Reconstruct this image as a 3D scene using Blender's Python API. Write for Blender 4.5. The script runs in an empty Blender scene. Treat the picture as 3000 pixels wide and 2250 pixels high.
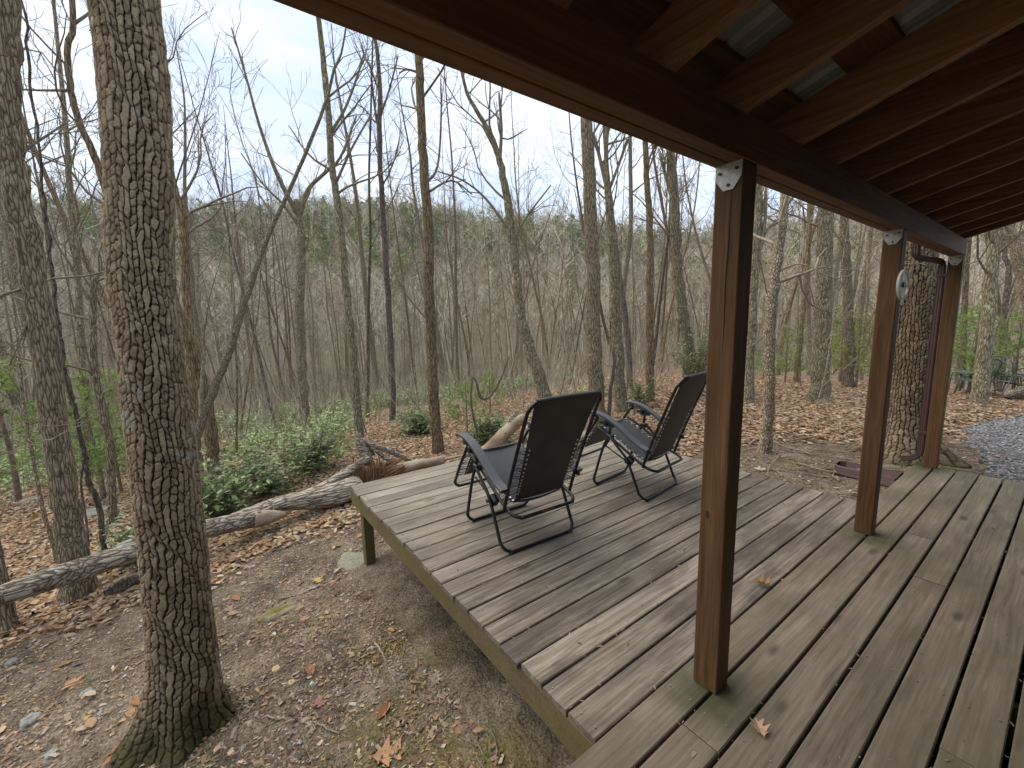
import bpy, math, random
import numpy as np
from mathutils import Matrix, Vector

# ------------------------------------------------------------------ camera, sky, sun, exposure
SC = bpy.context.scene
COL = SC.collection
CAMF, CYAW, CPIT, CROL, CAMX, CAMZ = 1231.145, 0.93919, 0.143942, -0.022087, 0.8902, 1.4790

def cam_axes():
    cy, sy = math.cos(CYAW), math.sin(CYAW)
    f0 = np.array([-sy, cy, 0.]); r0 = np.array([cy, sy, 0.]); u0 = np.array([0, 0, 1.])
    cp, s_ = math.cos(CPIT), math.sin(CPIT)
    f = f0*cp-u0*s_; u = u0*cp+f0*s_
    cr, sr = math.cos(CROL), math.sin(CROL)
    return r0*cr+u*sr, -r0*sr+u*cr, f
RT, UP, FW = cam_axes()
CAM = np.array([CAMX, 0., CAMZ])
cd = bpy.data.cameras.new('camera')
cd.sensor_width = 36.0; cd.sensor_fit = 'HORIZONTAL'; cd.lens = CAMF/3000*36
cd.clip_start = 0.02; cd.clip_end = 3000
cam = bpy.data.objects.new('camera', cd); COL.objects.link(cam)
M = Matrix(((RT[0], UP[0], -FW[0], CAM[0]), (RT[1], UP[1], -FW[1], CAM[1]), (RT[2], UP[2], -FW[2], CAM[2]), (0, 0, 0, 1)))
cam.matrix_world = M
SC.camera = cam

SUN_EL, SUN_AZ = math.radians(52), math.radians(300)
w = bpy.data.worlds.new('World'); SC.world = w; w.use_nodes = True
nt = w.node_tree; nt.nodes.clear()
def N(t, kind, **kw):
    n = t.nodes.new(kind)
    for k, v in kw.items():
        if k == 'ins':
            for a, b in v.items(): n.inputs[a].default_value = b
        else: setattr(n, k, v)
    return n
sky = N(nt, 'ShaderNodeTexSky', sky_type='NISHITA', sun_disc=False, sun_elevation=SUN_EL, sun_rotation=SUN_AZ, dust_density=2.0)
tc = N(nt, 'ShaderNodeTexCoord')
mp = N(nt, 'ShaderNodeMapping', ins={'Scale': (1, 1, 3.2)})
nz = N(nt, 'ShaderNodeTexNoise', ins={'Scale': 2.3, 'Detail': 7, 'Roughness': .58})
cr = N(nt, 'ShaderNodeValToRGB')
cr.color_ramp.elements[0].position = .36; cr.color_ramp.elements[0].color = (5.0, 6.2, 8.2, 1)
cr.color_ramp.elements[1].position = .66; cr.color_ramp.elements[1].color = (8.3, 8.9, 9.6, 1)
mx = N(nt, 'ShaderNodeMix', data_type='RGBA', ins={'Factor': .85})
bg = N(nt, 'ShaderNodeBackground', ins={'Strength': .051})
ow = N(nt, 'ShaderNodeOutputWorld')
L = nt.links.new
L(tc.outputs['Generated'], mp.inputs['Vector']); L(mp.outputs[0], nz.inputs['Vector']); L(nz.outputs['Fac'], cr.inputs[0])
L(sky.outputs[0], mx.inputs['A']); L(cr.outputs[0], mx.inputs['B']); L(mx.outputs['Result'], bg.inputs[0]); L(bg.outputs[0], ow.inputs[0])
sd = bpy.data.lights.new('sun', 'SUN'); sd.energy = 1.5; sd.angle = math.radians(75); sd.color = (1, .91, .80)
sun = bpy.data.objects.new('sun', sd); COL.objects.link(sun)
# light travels from a sun at compass SUN_AZ; high, ahead-left of the camera
sdir = Vector((-.55, -.25, .8)).normalized()
sun.rotation_euler = sdir.to_track_quat('Z', 'Y').to_euler()
SC.view_settings.view_transform = 'Standard'; SC.view_settings.look = 'None'
SC.view_settings.exposure = 1.55; SC.view_settings.gamma = 1
SC.render.engine = 'CYCLES'
SC.cycles.max_bounces = 5; SC.cycles.diffuse_bounces = 3; SC.cycles.transparent_max_bounces = 4

RNG = np.random.default_rng(7)

# ------------------------------------------------------------------ terrain and pixel -> world
def sp(t, k=2.): return np.logaddexp(0, k*np.asarray(t, float))/k
def sstep(t): t = np.clip(t, 0, 1); return t*t*(3-2*t)
def wob(x, y, s, seed):
    r = np.random.default_rng(seed); v = 0
    for i in range(6):
        a = r.uniform(0, 6.28); f = s*r.uniform(.6, 1.8); p = r.uniform(0, 6.28)
        v = v+np.sin((np.cos(a)*x+np.sin(a)*y)*f+p)
    return v/6
def vnoise(x, y, seed, octv=4):
    r = np.random.default_rng(seed); v = 0; a = 1.; tot = 0
    for o_ in range(octv):
        g_ = r.uniform(-1, 1, (256, 256)); xi = np.floor(x).astype(int); yi = np.floor(y).astype(int); fx = x-xi; fy = y-yi; fx = fx*fx*(3-2*fx); fy = fy*fy*(3-2*fy)
        g00 = g_[xi % 256, yi % 256]; g10 = g_[(xi+1) % 256, yi % 256]; g01 = g_[xi % 256, (yi+1) % 256]; g11 = g_[(xi+1) % 256, (yi+1) % 256]
        v = v+a*((g00*(1-fx)+g10*fx)*(1-fy)+(g01*(1-fx)+g11*fx)*fy); tot += a; a *= .55; x = x*2.03; y = y*2.03
    return v/tot
ELA = [-30, 3, 20, 35, 45, 55, 70, 80, 90, 104, 140]
ELV = [7, 7.5, 8, 9.0, 10.9, 12.0, 13.1, 12.3, 10.8, 9.5, 9]
def H(x, y):
    x = np.asarray(x, float); y = np.asarray(y, float)
    t = -x+.9*(4.5-y); r = np.hypot(x-CAMX, y)
    z = -.12-.105*sp(t)+.055*sp(t-7.5, 1)-.075*sp(r-11.5, .8)
    z = -5+sp(z+5, 1.2)
    az = np.degrees(np.arctan2(-(x-CAMX), y))
    top = 175*np.tan(np.radians(np.interp(az, ELA, ELV)))+1.5-8
    s = sstep((r-52)/123.)
    z = z*(1-s)+s*(top+2.2*wob(x, y, .05, 3))
    z = z+.04*wob(x, y, 1.1, 5)*sstep((r-5)/6)+.5*wob(x, y, .15, 6)*sstep((r-14)/14)*(1-s)
    return z
def ray(dx, dy):
    u, v = dx*3000/2212, dy*3000/2212
    return FW+RT*((u-1500)/CAMF)-UP*((v-1125)/CAMF)
def at_r(dx, dy, r):
    d = ray(dx, dy); return CAM+d*(r/math.hypot(d[0], d[1]))
def hit(dx, dy, rmax=70):
    d = ray(dx, dy); d = d/math.hypot(d[0], d[1]); t = .5
    while t < rmax:
        P = CAM+t*d
        if P[2] < float(H(P[0], P[1])): return P, t
        t += .02 if t < 20 else .1
    return P, t
def depth(P): return float(np.dot(np.asarray(P)-CAM, FW))
def prad(P, wpx):
    h = np.asarray(P)[:2]-CAM[:2]; ca = float(np.dot(h, FW[:2]/np.hypot(*FW[:2]))/np.hypot(*h))     # a wide lens stretches what stands off its axis
    return wpx*.5*depth(P)*ca/(CAMF*2212/3000)

# ------------------------------------------------------------------ mesh helpers
def mk(name, V, Q=None, T=None, mat=None, parent=None, smooth=False, origin=None, col=None, fl=None):
    V = np.asarray(V, np.float32).reshape(-1, 3)
    if origin is not None: V = V-np.asarray(origin, np.float32)
    Q = np.zeros((0, 4), np.int32) if Q is None or len(Q) == 0 else np.asarray(Q, np.int32).reshape(-1, 4)
    T = np.zeros((0, 3), np.int32) if T is None or len(T) == 0 else np.asarray(T, np.int32).reshape(-1, 3)
    me = bpy.data.meshes.new(name)
    me.vertices.add(len(V)); me.vertices.foreach_set('co', V.ravel())
    nl = Q.size+T.size
    me.loops.add(nl); me.loops.foreach_set('vertex_index', np.concatenate([Q.ravel(), T.ravel()]).astype(np.int32))
    npoly = len(Q)+len(T); me.polygons.add(npoly)
    st = np.concatenate([np.arange(len(Q))*4, Q.size+np.arange(len(T))*3]).astype(np.int32)
    me.polygons.foreach_set('loop_start', st)
    me.polygons.foreach_set('use_smooth', np.full(npoly, smooth, bool))
    if col is not None:
        a = me.color_attributes.new('lc', 'FLOAT_COLOR', 'POINT'); c = np.ones((len(V), 4), np.float32); c[:, :3] = col
        a.data.foreach_set('color', c.ravel())
    if fl is not None:
        for k, v in fl.items():
            a = me.attributes.new(k, 'FLOAT', 'POINT'); a.data.foreach_set('value', np.asarray(v, np.float32))
    me.update(calc_edges=True); me.validate()
    if mat: me.materials.append(mat)
    o = bpy.data.objects.new(name, me); COL.objects.link(o)
    if origin is not None: o.location = origin
    if parent is not None:
        o.parent = parent
        if origin is not None: o.location = Vector(origin)-parent.location
    return o
def empty(name, loc=(0, 0, 0)):
    o = bpy.data.objects.new(name, None); COL.objects.link(o); o.location = loc; o.empty_display_size = .1; return o
def tag(o, label, cat, group=None, kind=None):
    o['label'] = label; o['category'] = cat
    if group: o['group'] = group
    if kind: o['kind'] = kind
    return o
def struct(o): o['kind'] = 'structure'; return o
def copy_tree(o, parent=None):
    c = o.copy(); COL.objects.link(c)
    if parent: c.parent = parent
    for ch in list(o.children): copy_tree(ch, c)
    return c

class MB:
    def __init__(s): s.V = []; s.Q = []; s.T = []; s.n = 0
    def add(s, V, Q=None, T=None):
        V = np.asarray(V, float).reshape(-1, 3)
        if Q is not None and len(Q): s.Q.append(np.asarray(Q)+s.n)
        if T is not None and len(T): s.T.append(np.asarray(T)+s.n)
        s.V.append(V); s.n += len(V)
    def tube(s, P, R, k=6, cap=True):
        P = np.asarray(P, float); n = len(P); R = np.broadcast_to(np.asarray(R, float), (n,))
        t = np.gradient(P, axis=0); t /= np.linalg.norm(t, axis=1)[:, None]+1e-12
        a = np.array([0, 0, 1.]) if abs(t[0][2]) < .9 else np.array([1., 0, 0])
        u = np.cross(t[0], a); u /= np.linalg.norm(u); U = np.empty((n, 3))
        for i in range(n):
            u = u-t[i]*np.dot(u, t[i]); u = u/(np.linalg.norm(u)+1e-12); U[i] = u
        W = np.cross(t, U); an = np.arange(k)*2*np.pi/k
        V = P[:, None, :]+R[:, None, None]*(np.cos(an)[None, :, None]*U[:, None, :]+np.sin(an)[None, :, None]*W[:, None, :])
        i = np.arange(n-1)[:, None]*k; j = np.arange(k)[None, :]; j2 = (j+1) % k
        Q = np.stack([i+j, i+j2, i+k+j2, i+k+j], -1).reshape(-1, 4)
        V = V.reshape(-1, 3); T = None
        if cap:
            V = np.vstack([V, P[0], P[-1]]); c0, c1 = n*k, n*k+1; jj = np.arange(k); kk = (jj+1) % k
            T = np.vstack([np.stack([np.full(k, c0), kk, jj], 1), np.stack([np.full(k, c1), (n-1)*k+jj, (n-1)*k+kk], 1)])
        s.add(V, Q, T)
    def box(s, a, b, ch=0.0, rot=None):
        # chamfered box between corners a and b
        a = np.minimum(a, b).astype(float) if False else np.array(a, float); b = np.array(b, float)
        c = (a+b)/2; h = np.abs(b-a)/2; ch = min(ch, h.min()*.9)
        if ch <= 0:
            sg = np.array([[x, y, z] for x in (-1, 1) for y in (-1, 1) for z in (-1, 1)], float)
            V = c+sg*h; Q = [[0, 1, 3, 2], [4, 6, 7, 5], [0, 4, 5, 1], [2, 3, 7, 6], [0, 2, 6, 4], [1, 5, 7, 3]]; T = []
        else:
            V = []; idx = {}
            for ax in range(3):
                for x in (-1, 1):
                    for y in (-1, 1):
                        for z in (-1, 1):
                            sgn = np.array([x, y, z], float); hh = h-ch; hh[ax] = h[ax]
                            idx[(ax, x, y, z)] = len(V); V.append(c+sgn*hh)
            Q = []; T = []
            cyc = [(-1, -1), (1, -1), (1, 1), (-1, 1)]
            for ax in range(3):
                o1, o2 = [(1, 2), (2, 0), (0, 1)][ax]
                for sg in (-1, 1):
                    f = []
                    for p, q in cyc:
                        v = [0, 0, 0]; v[ax] = sg; v[o1] = p; v[o2] = q; f.append(idx[(ax, *v)])
                    Q.append(f if sg > 0 else f[::-1])
            for ax in range(3):      # edges parallel to ax
                o1, o2 = [(1, 2), (2, 0), (0, 1)][ax]
                for p in (-1, 1):
                    for q in (-1, 1):
                        f = []
                        for e, face in ((-1, o1), (1, o1), (1, o2), (-1, o2)):
                            v = [0, 0, 0]; v[ax] = e; v[o1] = p; v[o2] = q; f.append(idx[(face, *v)])
                        Q.append(f if p*q > 0 else f[::-1])
            for x in (-1, 1):
                for y in (-1, 1):
                    for z in (-1, 1):
                        f = [idx[(0, x, y, z)], idx[(1, x, y, z)], idx[(2, x, y, z)]]
                        T.append(f if x*y*z > 0 else f[::-1])
            V = np.array(V)
        if rot is not None: V = (np.asarray(V)-c)@np.asarray(rot).T+c
        s.add(V, Q, T)
    def get(s):
        return (np.vstack(s.V), np.vstack(s.Q) if s.Q else None, np.vstack(s.T) if s.T else None)
    def build(s, name, mat, parent=None, smooth=False, origin=None, **k):
        V, Q, T = s.get(); return mk(name, V, Q, T, mat, parent, smooth, origin, **k)

def spline(P, m=4):
    P = np.asarray(P, float)
    if len(P) < 3: return np.array([P[0]+(P[-1]-P[0])*t for t in np.linspace(0, 1, m+1)])
    E = np.vstack([2*P[0]-P[1], P, 2*P[-1]-P[-2]]); out = []
    for i in range(1, len(E)-2):
        a, b, c, d = E[i-1], E[i], E[i+1], E[i+2]
        for t in np.arange(m)/m:
            out.append(.5*((2*b)+(-a+c)*t+(2*a-5*b+4*c-d)*t*t+(-a+3*b-3*c+d)*t**3))
    out.append(P[-1]); return np.array(out)

# ------------------------------------------------------------------ materials
def new_mat(name):
    m = bpy.data.materials.new(name); m.use_nodes = True; t = m.node_tree; t.nodes.clear()
    o = N(t, 'ShaderNodeOutputMaterial'); b = N(t, 'ShaderNodeBsdfPrincipled'); t.links.new(b.outputs[0], o.inputs[0])
    return m, t, b
def ramp(t, stops, interp='LINEAR'):
    n = N(t, 'ShaderNodeValToRGB'); e = n.color_ramp.elements; n.color_ramp.interpolation = interp
    for i, (p, c) in enumerate(stops):
        x = e[i] if i < 2 else e.new(p)
        x.position = p; x.color = (*c, 1) if len(c) == 3 else c
    return n
def plain(name, c, rough=.6, metal=0., bump=0., bs=60., var=.0):
    m, t, b = new_mat(name); b.inputs['Base Color'].default_value = (*c, 1); b.inputs['Roughness'].default_value = rough; b.inputs['Metallic'].default_value = metal
    g = N(t, 'ShaderNodeTexCoord'); n = N(t, 'ShaderNodeTexNoise', ins={'Scale': bs, 'Detail': 4}); t.links.new(g.outputs['Object'], n.inputs['Vector'])
    if var:
        r = ramp(t, [(.3, tuple(x*(1-var) for x in c)), (.7, tuple(min(1, x*(1+var)) for x in c))]); t.links.new(n.outputs['Fac'], r.inputs[0]); t.links.new(r.outputs[0], b.inputs['Base Color'])
    if bump:
        u = N(t, 'ShaderNodeBump', ins={'Strength': bump, 'Distance': .01}); t.links.new(n.outputs['Fac'], u.inputs['Height']); t.links.new(u.outputs[0], b.inputs['Normal'])
    return m
def mixc(t, fac, a, b, blend='MIX'):
    n = N(t, 'ShaderNodeMix', data_type='RGBA', blend_type=blend)
    for s, v in (('Factor', fac), ('A', a), ('B', b)):
        if isinstance(v, (int, float)): n.inputs[s].default_value = v
        elif isinstance(v, tuple): n.inputs[s].default_value = (*v, 1)
        else: t.links.new(v, n.inputs[s])
    return n.outputs['Result']
def bark(name, c1, c2, furrow, sc=14., zs=.3, lich=None, lamt=.62, bump=.8, green=None, along=2):
    m, t, b = new_mat(name); l = t.links.new
    g = N(t, 'ShaderNodeTexCoord'); oi = N(t, 'ShaderNodeObjectInfo')
    ad = N(t, 'ShaderNodeVectorMath', operation='ADD'); l(g.outputs['Object'], ad.inputs[0]); l(oi.outputs['Random'], ad.inputs[1])
    sv_ = [sc, sc, sc]; sv_[along] = sc*zs
    mp = N(t, 'ShaderNodeMapping', ins={'Scale': tuple(sv_)}); l(ad.outputs[0], mp.inputs[0])
    nz0 = N(t, 'ShaderNodeTexNoise', ins={'Scale': .9, 'Detail': 3}); l(mp.outputs[0], nz0.inputs['Vector'])
    v2 = N(t, 'ShaderNodeVectorMath', operation='ADD'); l(mp.outputs[0], v2.inputs[0]); l(nz0.outputs['Color'], v2.inputs[1])
    vo = N(t, 'ShaderNodeTexVoronoi', feature='DISTANCE_TO_EDGE', ins={'Scale': 1.}); l(v2.outputs[0], vo.inputs['Vector'])
    nz1 = N(t, 'ShaderNodeTexNoise', ins={'Scale': 22., 'Detail': 6, 'Roughness': .65}); l(ad.outputs[0], nz1.inputs['Vector'])
    base = ramp(t, [(.3, c1), (.7, c2)]); l(nz1.outputs['Fac'], base.inputs[0])
    fr = ramp(t, [(.0, (1, 1, 1)), (.16, (0, 0, 0))]); l(vo.outputs[0], fr.inputs[0])
    c = mixc(t, fr.outputs[0], base.outputs[0], furrow)
    if lich:
        nl = N(t, 'ShaderNodeTexNoise', ins={'Scale': 9., 'Detail': 8, 'Roughness': .7}); l(ad.outputs[0], nl.inputs['Vector'])
        lr = ramp(t, [(lamt, (0, 0, 0)), (lamt+.05, (1, 1, 1))]); l(nl.outputs['Fac'], lr.inputs[0]); c = mixc(t, lr.outputs[0], c, lich)
    if green:
        ng = N(t, 'ShaderNodeTexNoise', ins={'Scale': 2.5, 'Detail': 4}); l(ad.outputs[0], ng.inputs['Vector'])
        gr = ramp(t, [(.5, (0, 0, 0)), (.72, (.4, .4, .4))]); l(ng.outputs['Fac'], gr.inputs[0]); c = mixc(t, gr.outputs[0], c, green)
    hv = N(t, 'ShaderNodeMath', operation='MULTIPLY', ins={1: .8}); l(oi.outputs['Random'], hv.inputs[0])
    hs = N(t, 'ShaderNodeHueSaturation'); va = N(t, 'ShaderNodeMath', operation='MULTIPLY_ADD', ins={1: .5, 2: .82}); l(hv.outputs[0], va.inputs[0]); l(va.outputs[0], hs.inputs['Value']); l(c, hs.inputs['Color'])
    l(hs.outputs[0], b.inputs['Base Color']); b.inputs['Roughness'].default_value = .95; b.inputs['Specular IOR Level'].default_value = .15
    ht = N(t, 'ShaderNodeMath', operation='MULTIPLY_ADD', ins={1: .3}); l(nz1.outputs['Fac'], ht.inputs[0])
    cl = N(t, 'ShaderNodeMath', operation='MINIMUM', ins={1: .3}); l(vo.outputs[0], cl.inputs[0]); l(cl.outputs[0], ht.inputs[2])
    u = N(t, 'ShaderNodeBump', ins={'Strength': bump, 'Distance': .05}); l(ht.outputs[0], u.inputs['Height']); l(u.outputs[0], b.inputs['Normal'])
    return m
def wood(name, stops, axis=1, sc=26., stain=None, stain_amt=.5, rough=.75, bump=.6, algae=None, streak=.0, feet=()):
    """weathered sawn timber with grain along a world axis, shifted per piece"""
    m, t, b = new_mat(name); l = t.links.new
    g = N(t, 'ShaderNodeNewGeometry'); oi = N(t, 'ShaderNodeObjectInfo')
    mu = N(t, 'ShaderNodeMath', operation='MULTIPLY', ins={1: 57.}); l(oi.outputs['Random'], mu.inputs[0])
    cv = N(t, 'ShaderNodeCombineXYZ')
    for i in range(3): l(mu.outputs[0], cv.inputs[i])
    ad = N(t, 'ShaderNodeVectorMath', operation='ADD'); l(g.outputs['Position'], ad.inputs[0]); l(cv.outputs[0], ad.inputs[1])
    s = [sc*3, sc*3, sc*3]; s[axis] = sc*.09
    mp = N(t, 'ShaderNodeMapping', ins={'Scale': tuple(s)}); l(ad.outputs[0], mp.inputs[0])
    wn = N(t, 'ShaderNodeTexNoise', ins={'Scale': 1.4, 'Detail': 2}); l(ad.outputs[0], wn.inputs['Vector'])
    wm = N(t, 'ShaderNodeVectorMath', operation='MULTIPLY_ADD', ins={1: (2.5, 2.5, 2.5)}); l(wn.outputs['Color'], wm.inputs[0]); l(mp.outputs[0], wm.inputs[2])
    nz = N(t, 'ShaderNodeTexNoise', ins={'Scale': 1., 'Detail': 6, 'Roughness': .62}); l(wm.outputs[0], nz.inputs['Vector'])
    s2 = [9, 9, 9]; s2[axis] = 1.6
    mp2 = N(t, 'ShaderNodeMapping', ins={'Scale': tuple(s2)}); l(ad.outputs[0], mp2.inputs[0])
    n2 = N(t, 'ShaderNodeTexNoise', ins={'Scale': 1., 'Detail': 5, 'Roughness': .6}); l(mp2.outputs[0], n2.inputs['Vector'])
    mm = N(t, 'ShaderNodeMix', data_type='FLOAT', ins={'Factor': .36}); l(nz.outputs['Fac'], mm.inputs['A']); l(n2.outputs['Fac'], mm.inputs['B'])
    rp = ramp(t, stops); l(mm.outputs['Result'], rp.inputs[0]); c = rp.outputs[0]
    # knots
    s3 = [9, 9, 9]; s3[axis] = 3.2
    mp3 = N(t, 'ShaderNodeMapping', ins={'Scale': tuple(s3)}); l(ad.outputs[0], mp3.inputs[0])
    vk = N(t, 'ShaderNodeTexVoronoi', ins={'Scale': .55, 'Randomness': 1.}); l(mp3.outputs[0], vk.inputs['Vector'])
    kr = ramp(t, [(.05, (.75, .75, .75)), (.13, (0, 0, 0))]); l(vk.outputs['Distance'], kr.inputs[0])
    c = mixc(t, kr.outputs[0], c, tuple(x*.4 for x in stops[0][1]))
    if stain:
        s4 = [2.6, 2.6, 2.6]; s4[axis] = .9
        mp4 = N(t, 'ShaderNodeMapping', ins={'Scale': tuple(s4)}); l(ad.outputs[0], mp4.inputs[0])
        n4 = N(t, 'ShaderNodeTexNoise', ins={'Scale': 1.3, 'Detail': 6, 'Roughness': .65}); l(mp4.outputs[0], n4.inputs['Vector'])
        sr = ramp(t, [(.46, (0, 0, 0)), (.66, (stain_amt,)*3)]); l(n4.outputs['Fac'], sr.inputs[0]); c = mixc(t, sr.outputs[0], c, stain)
    if algae:
        n5 = N(t, 'ShaderNodeTexNoise', ins={'Scale': 1.7, 'Detail': 5}); l(g.outputs['Position'], n5.inputs['Vector'])
        ar = ramp(t, [(.45, (0, 0, 0)), (.72, (.8, .8, .8))]); l(n5.outputs['Fac'], ar.inputs[0]); c = mixc(t, ar.outputs[0], c, algae)
    for (fx_, fy_) in feet:
        vd = N(t, 'ShaderNodeVectorMath', operation='DISTANCE', ins={1: (fx_, fy_, 0)}); l(g.outputs['Position'], vd.inputs[0]); nf = N(t, 'ShaderNodeTexNoise', ins={'Scale': 9., 'Detail': 4}); l(g.outputs['Position'], nf.inputs['Vector'])
        ma_ = N(t, 'ShaderNodeMath', operation='MULTIPLY_ADD', ins={1: .22}); l(nf.outputs['Fac'], ma_.inputs[0]); l(vd.outputs['Value'], ma_.inputs[2]); fm = N(t, 'ShaderNodeMapRange', ins={'From Min': .16, 'From Max': .34, 'To Min': .8, 'To Max': 0}); l(ma_.outputs[0], fm.inputs['Value']); c = mixc(t, fm.outputs[0], c, (.055, .058, .028))
    if streak:
        sx = N(t, 'ShaderNodeSeparateXYZ'); l(g.outputs['Position'], sx.inputs[0])
        mr = N(t, 'ShaderNodeMapRange', ins={'From Min': -1.3, 'From Max': -2.7, 'To Min': 0, 'To Max': streak}); l(sx.outputs[0], mr.inputs['Value'])
        n6 = N(t, 'ShaderNodeTexNoise', ins={'Scale': 2.1, 'Detail': 4}); l(ad.outputs[0], n6.inputs['Vector'])
        mq = N(t, 'ShaderNodeMath', operation='MULTIPLY'); l(mr.outputs[0], mq.inputs[0]); l(n6.outputs['Fac'], mq.inputs[1])
        c = mixc(t, mq.outputs[0], c, (.46, .43, .33))
    hs = N(t, 'ShaderNodeHueSaturation'); va = N(t, 'ShaderNodeMath', operation='MULTIPLY_ADD', ins={1: .24, 2: .88}); l(oi.outputs['Random'], va.inputs[0]); l(va.outputs[0], hs.inputs['Value']); l(c, hs.inputs['Color'])
    l(hs.outputs[0], b.inputs['Base Color']); b.inputs['Roughness'].default_value = rough; b.inputs['Specular IOR Level'].default_value = .14
    u = N(t, 'ShaderNodeBump', ins={'Strength': bump, 'Distance': .006}); l(mm.outputs['Result'], u.inputs['Height']); l(u.outputs[0], b.inputs['Normal'])
    return m
def attrmat(name, rough=.85, trans=0., spec=.2):
    m, t, b = new_mat(name); a = N(t, 'ShaderNodeAttribute', attribute_name='lc'); t.links.new(a.outputs['Color'], b.inputs['Base Color'])
    b.inputs['Roughness'].default_value = rough; b.inputs['Specular IOR Level'].default_value = spec
    if trans:
        tr = N(t, 'ShaderNodeBsdfTranslucent'); t.links.new(a.outputs['Color'], tr.inputs[0]); ms = N(t, 'ShaderNodeMixShader', ins={0: trans})
        t.links.new(b.outputs[0], ms.inputs[1]); t.links.new(tr.outputs[0], ms.inputs[2])
        t.links.new(ms.outputs[0], [n for n in t.nodes if n.type == 'OUTPUT_MATERIAL'][0].inputs[0])
    return m

M_deck = wood('weathered_deck_wood', [(.32, (.080, .064, .050)), (.47, (.165, .138, .106)), (.62, (.30, .262, .205))], stain=(.075, .06, .05), stain_amt=.8, streak=.4)
M_porch = wood('porch_floor_wood', [(.3, (.095, .074, .055)), (.48, (.18, .148, .108)), (.68, (.28, .235, .172))], stain=(.09, .075, .06), stain_amt=.6, algae=(.12, .105, .065), bump=.4, feet=((.14, 1.47), (.14, 3.49), (.12, 5.55)))
M_rim = wood('algae_stained_rim_wood', [(.3, (.09, .068, .036)), (.5, (.155, .12, .06)), (.7, (.21, .17, .09))], algae=(.15, .13, .05))
M_post = wood('stained_post_wood', [(.3, (.055, .030, .013)), (.5, (.115, .064, .029)), (.7, (.185, .110, .053))], axis=2, bump=.2, rough=.55)
M_beam = wood('stained_beam_wood', [(.3, (.070, .036, .017)), (.5, (.135, .073, .036)), (.7, (.195, .112, .058))], axis=1, bump=.2, rough=.6)
M_raft = wood('stained_rafter_wood', [(.3, (.11, .058, .028)), (.5, (.21, .115, .058)), (.7, (.34, .205, .115))], axis=0, bump=.2, rough=.6)
M_metal = plain('galvanised_roof_metal', (.30, .33, .31), .5, .2, .1, 20, .15)
M_brk = plain('galvanised_bracket', (.46, .47, .45), .5, .55, .1, 60, .2)
M_bolt = plain('dark_bolt_steel', (.06, .06, .06), .5, .8)
M_spout = plain('brown_painted_metal', (.085, .048, .040), .38, .0, .03, 30, .1)
M_tube = plain('black_powder_coated_steel', (.014, .014, .015), .35, .3, .0)
M_sling = None
M_arm = plain('dark_grey_plastic', (.052, .054, .058), .42, 0, .1, 200)
M_blk = plain('black_plastic', (.012, .012, .014), .4)
M_eye = plain('steel_eyelet', (.75, .75, .75), .3, .9)
M_rust = plain('rusty_patch', (.16, .055, .02), .8, 0, .3, 90, .5)
M_nail = plain('screw_head_steel', (.24, .22, .16), .5, .3)

# ------------------------------------------------------------------ ground
def litter_mask(x, y):
    n = .35*wob(x, y, 2.2, 11)+.18*wob(x, y, 7., 12)
    left = (-3.75-x)+n-.25*np.clip(y-.3, 0, 2)*(y < 1.4)
    far = (y-7.3)+.6*np.clip(-x-1.6, 0, 3)+n
    back = (-x-1.7)*.9+(y-5.4)*.6+n
    back = np.where(y > 4., back, -1)
    return np.clip(np.maximum(np.maximum(left, far), back)*1.6+.3, 0, 1)
def moss_mask(x, y):
    m = np.zeros_like(np.asarray(x, float))
    for (mx_, my_, s) in [(-1.68, .77, .28), (-1.35, 1.0, .2), (-1.05, .55, .3), (-.75, .75, .2), (-.5, .95, .3), (-.9, .2, .3), (-.95, 5.3, .22), (-1.6, 5.0, .2), (-1.8, 6.0, .25), (.3, 6.0, .3), (-1.9, -.3, .35), (-2.35, .5, .12)]:
        m = np.maximum(m, np.exp(-((x-mx_)**2+(y-my_)**2)/s**2))
    return np.clip(m*1.25+.55*vnoise(np.asarray(x)*7+50, np.asarray(y)*7+50, 21)-.45, 0, 1)
rr = np.concatenate([[0], .4*np.power(650, np.linspace(0, 1, 210))]); aa = np.radians(np.linspace(-180, 180, 421)[:-1])
# finer steps where the picture looks
XX = CAMX-np.sin(aa)[None, :]*rr[:, None]; YY = np.cos(aa)[None, :]*rr[:, None]
ZZ = H(XX, YY)+.012*wob(XX, YY, 12, 31)*np.clip(1-(rr[:, None]-6)/6, 0, 1)
na = len(aa); i = np.arange(len(rr)-1)[:, None]*na; j = np.arange(na)[None, :]; j2 = (j+1) % na
Q = np.stack([i+j, i+j2, i+na+j2, i+na+j], -1).reshape(-1, 4)
m, t, b = new_mat('forest_floor'); l = t.links.new
g = N(t, 'ShaderNodeNewGeometry'); la = N(t, 'ShaderNodeAttribute', attribute_name='litter'); ma = N(t, 'ShaderNodeAttribute', attribute_name='moss')
n1 = N(t, 'ShaderNodeTexNoise', ins={'Scale': 3.2, 'Detail': 9, 'Roughness': .7}); l(g.outputs['Position'], n1.inputs['Vector'])
dr = ramp(t, [(.34, (.07, .055, .037)), (.52, (.165, .132, .092)), (.7, (.28, .23, .165))]); l(n1.outputs['Fac'], dr.inputs[0])
n2 = N(t, 'ShaderNodeTexNoise', ins={'Scale': 75., 'Detail': 3}); l(g.outputs['Position'], n2.inputs['Vector'])
d2 = ramp(t, [(.35, (.55, .55, .55)), (.65, (1.4, 1.4, 1.4))]); l(n2.outputs['Fac'], d2.inputs[0])
dirt = mixc(t, 1., dr.outputs[0], d2.outputs[0], 'MULTIPLY')
vo = N(t, 'ShaderNodeTexVoronoi', ins={'Scale': 15.}); l(g.outputs['Position'], vo.inputs['Vector'])
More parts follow.
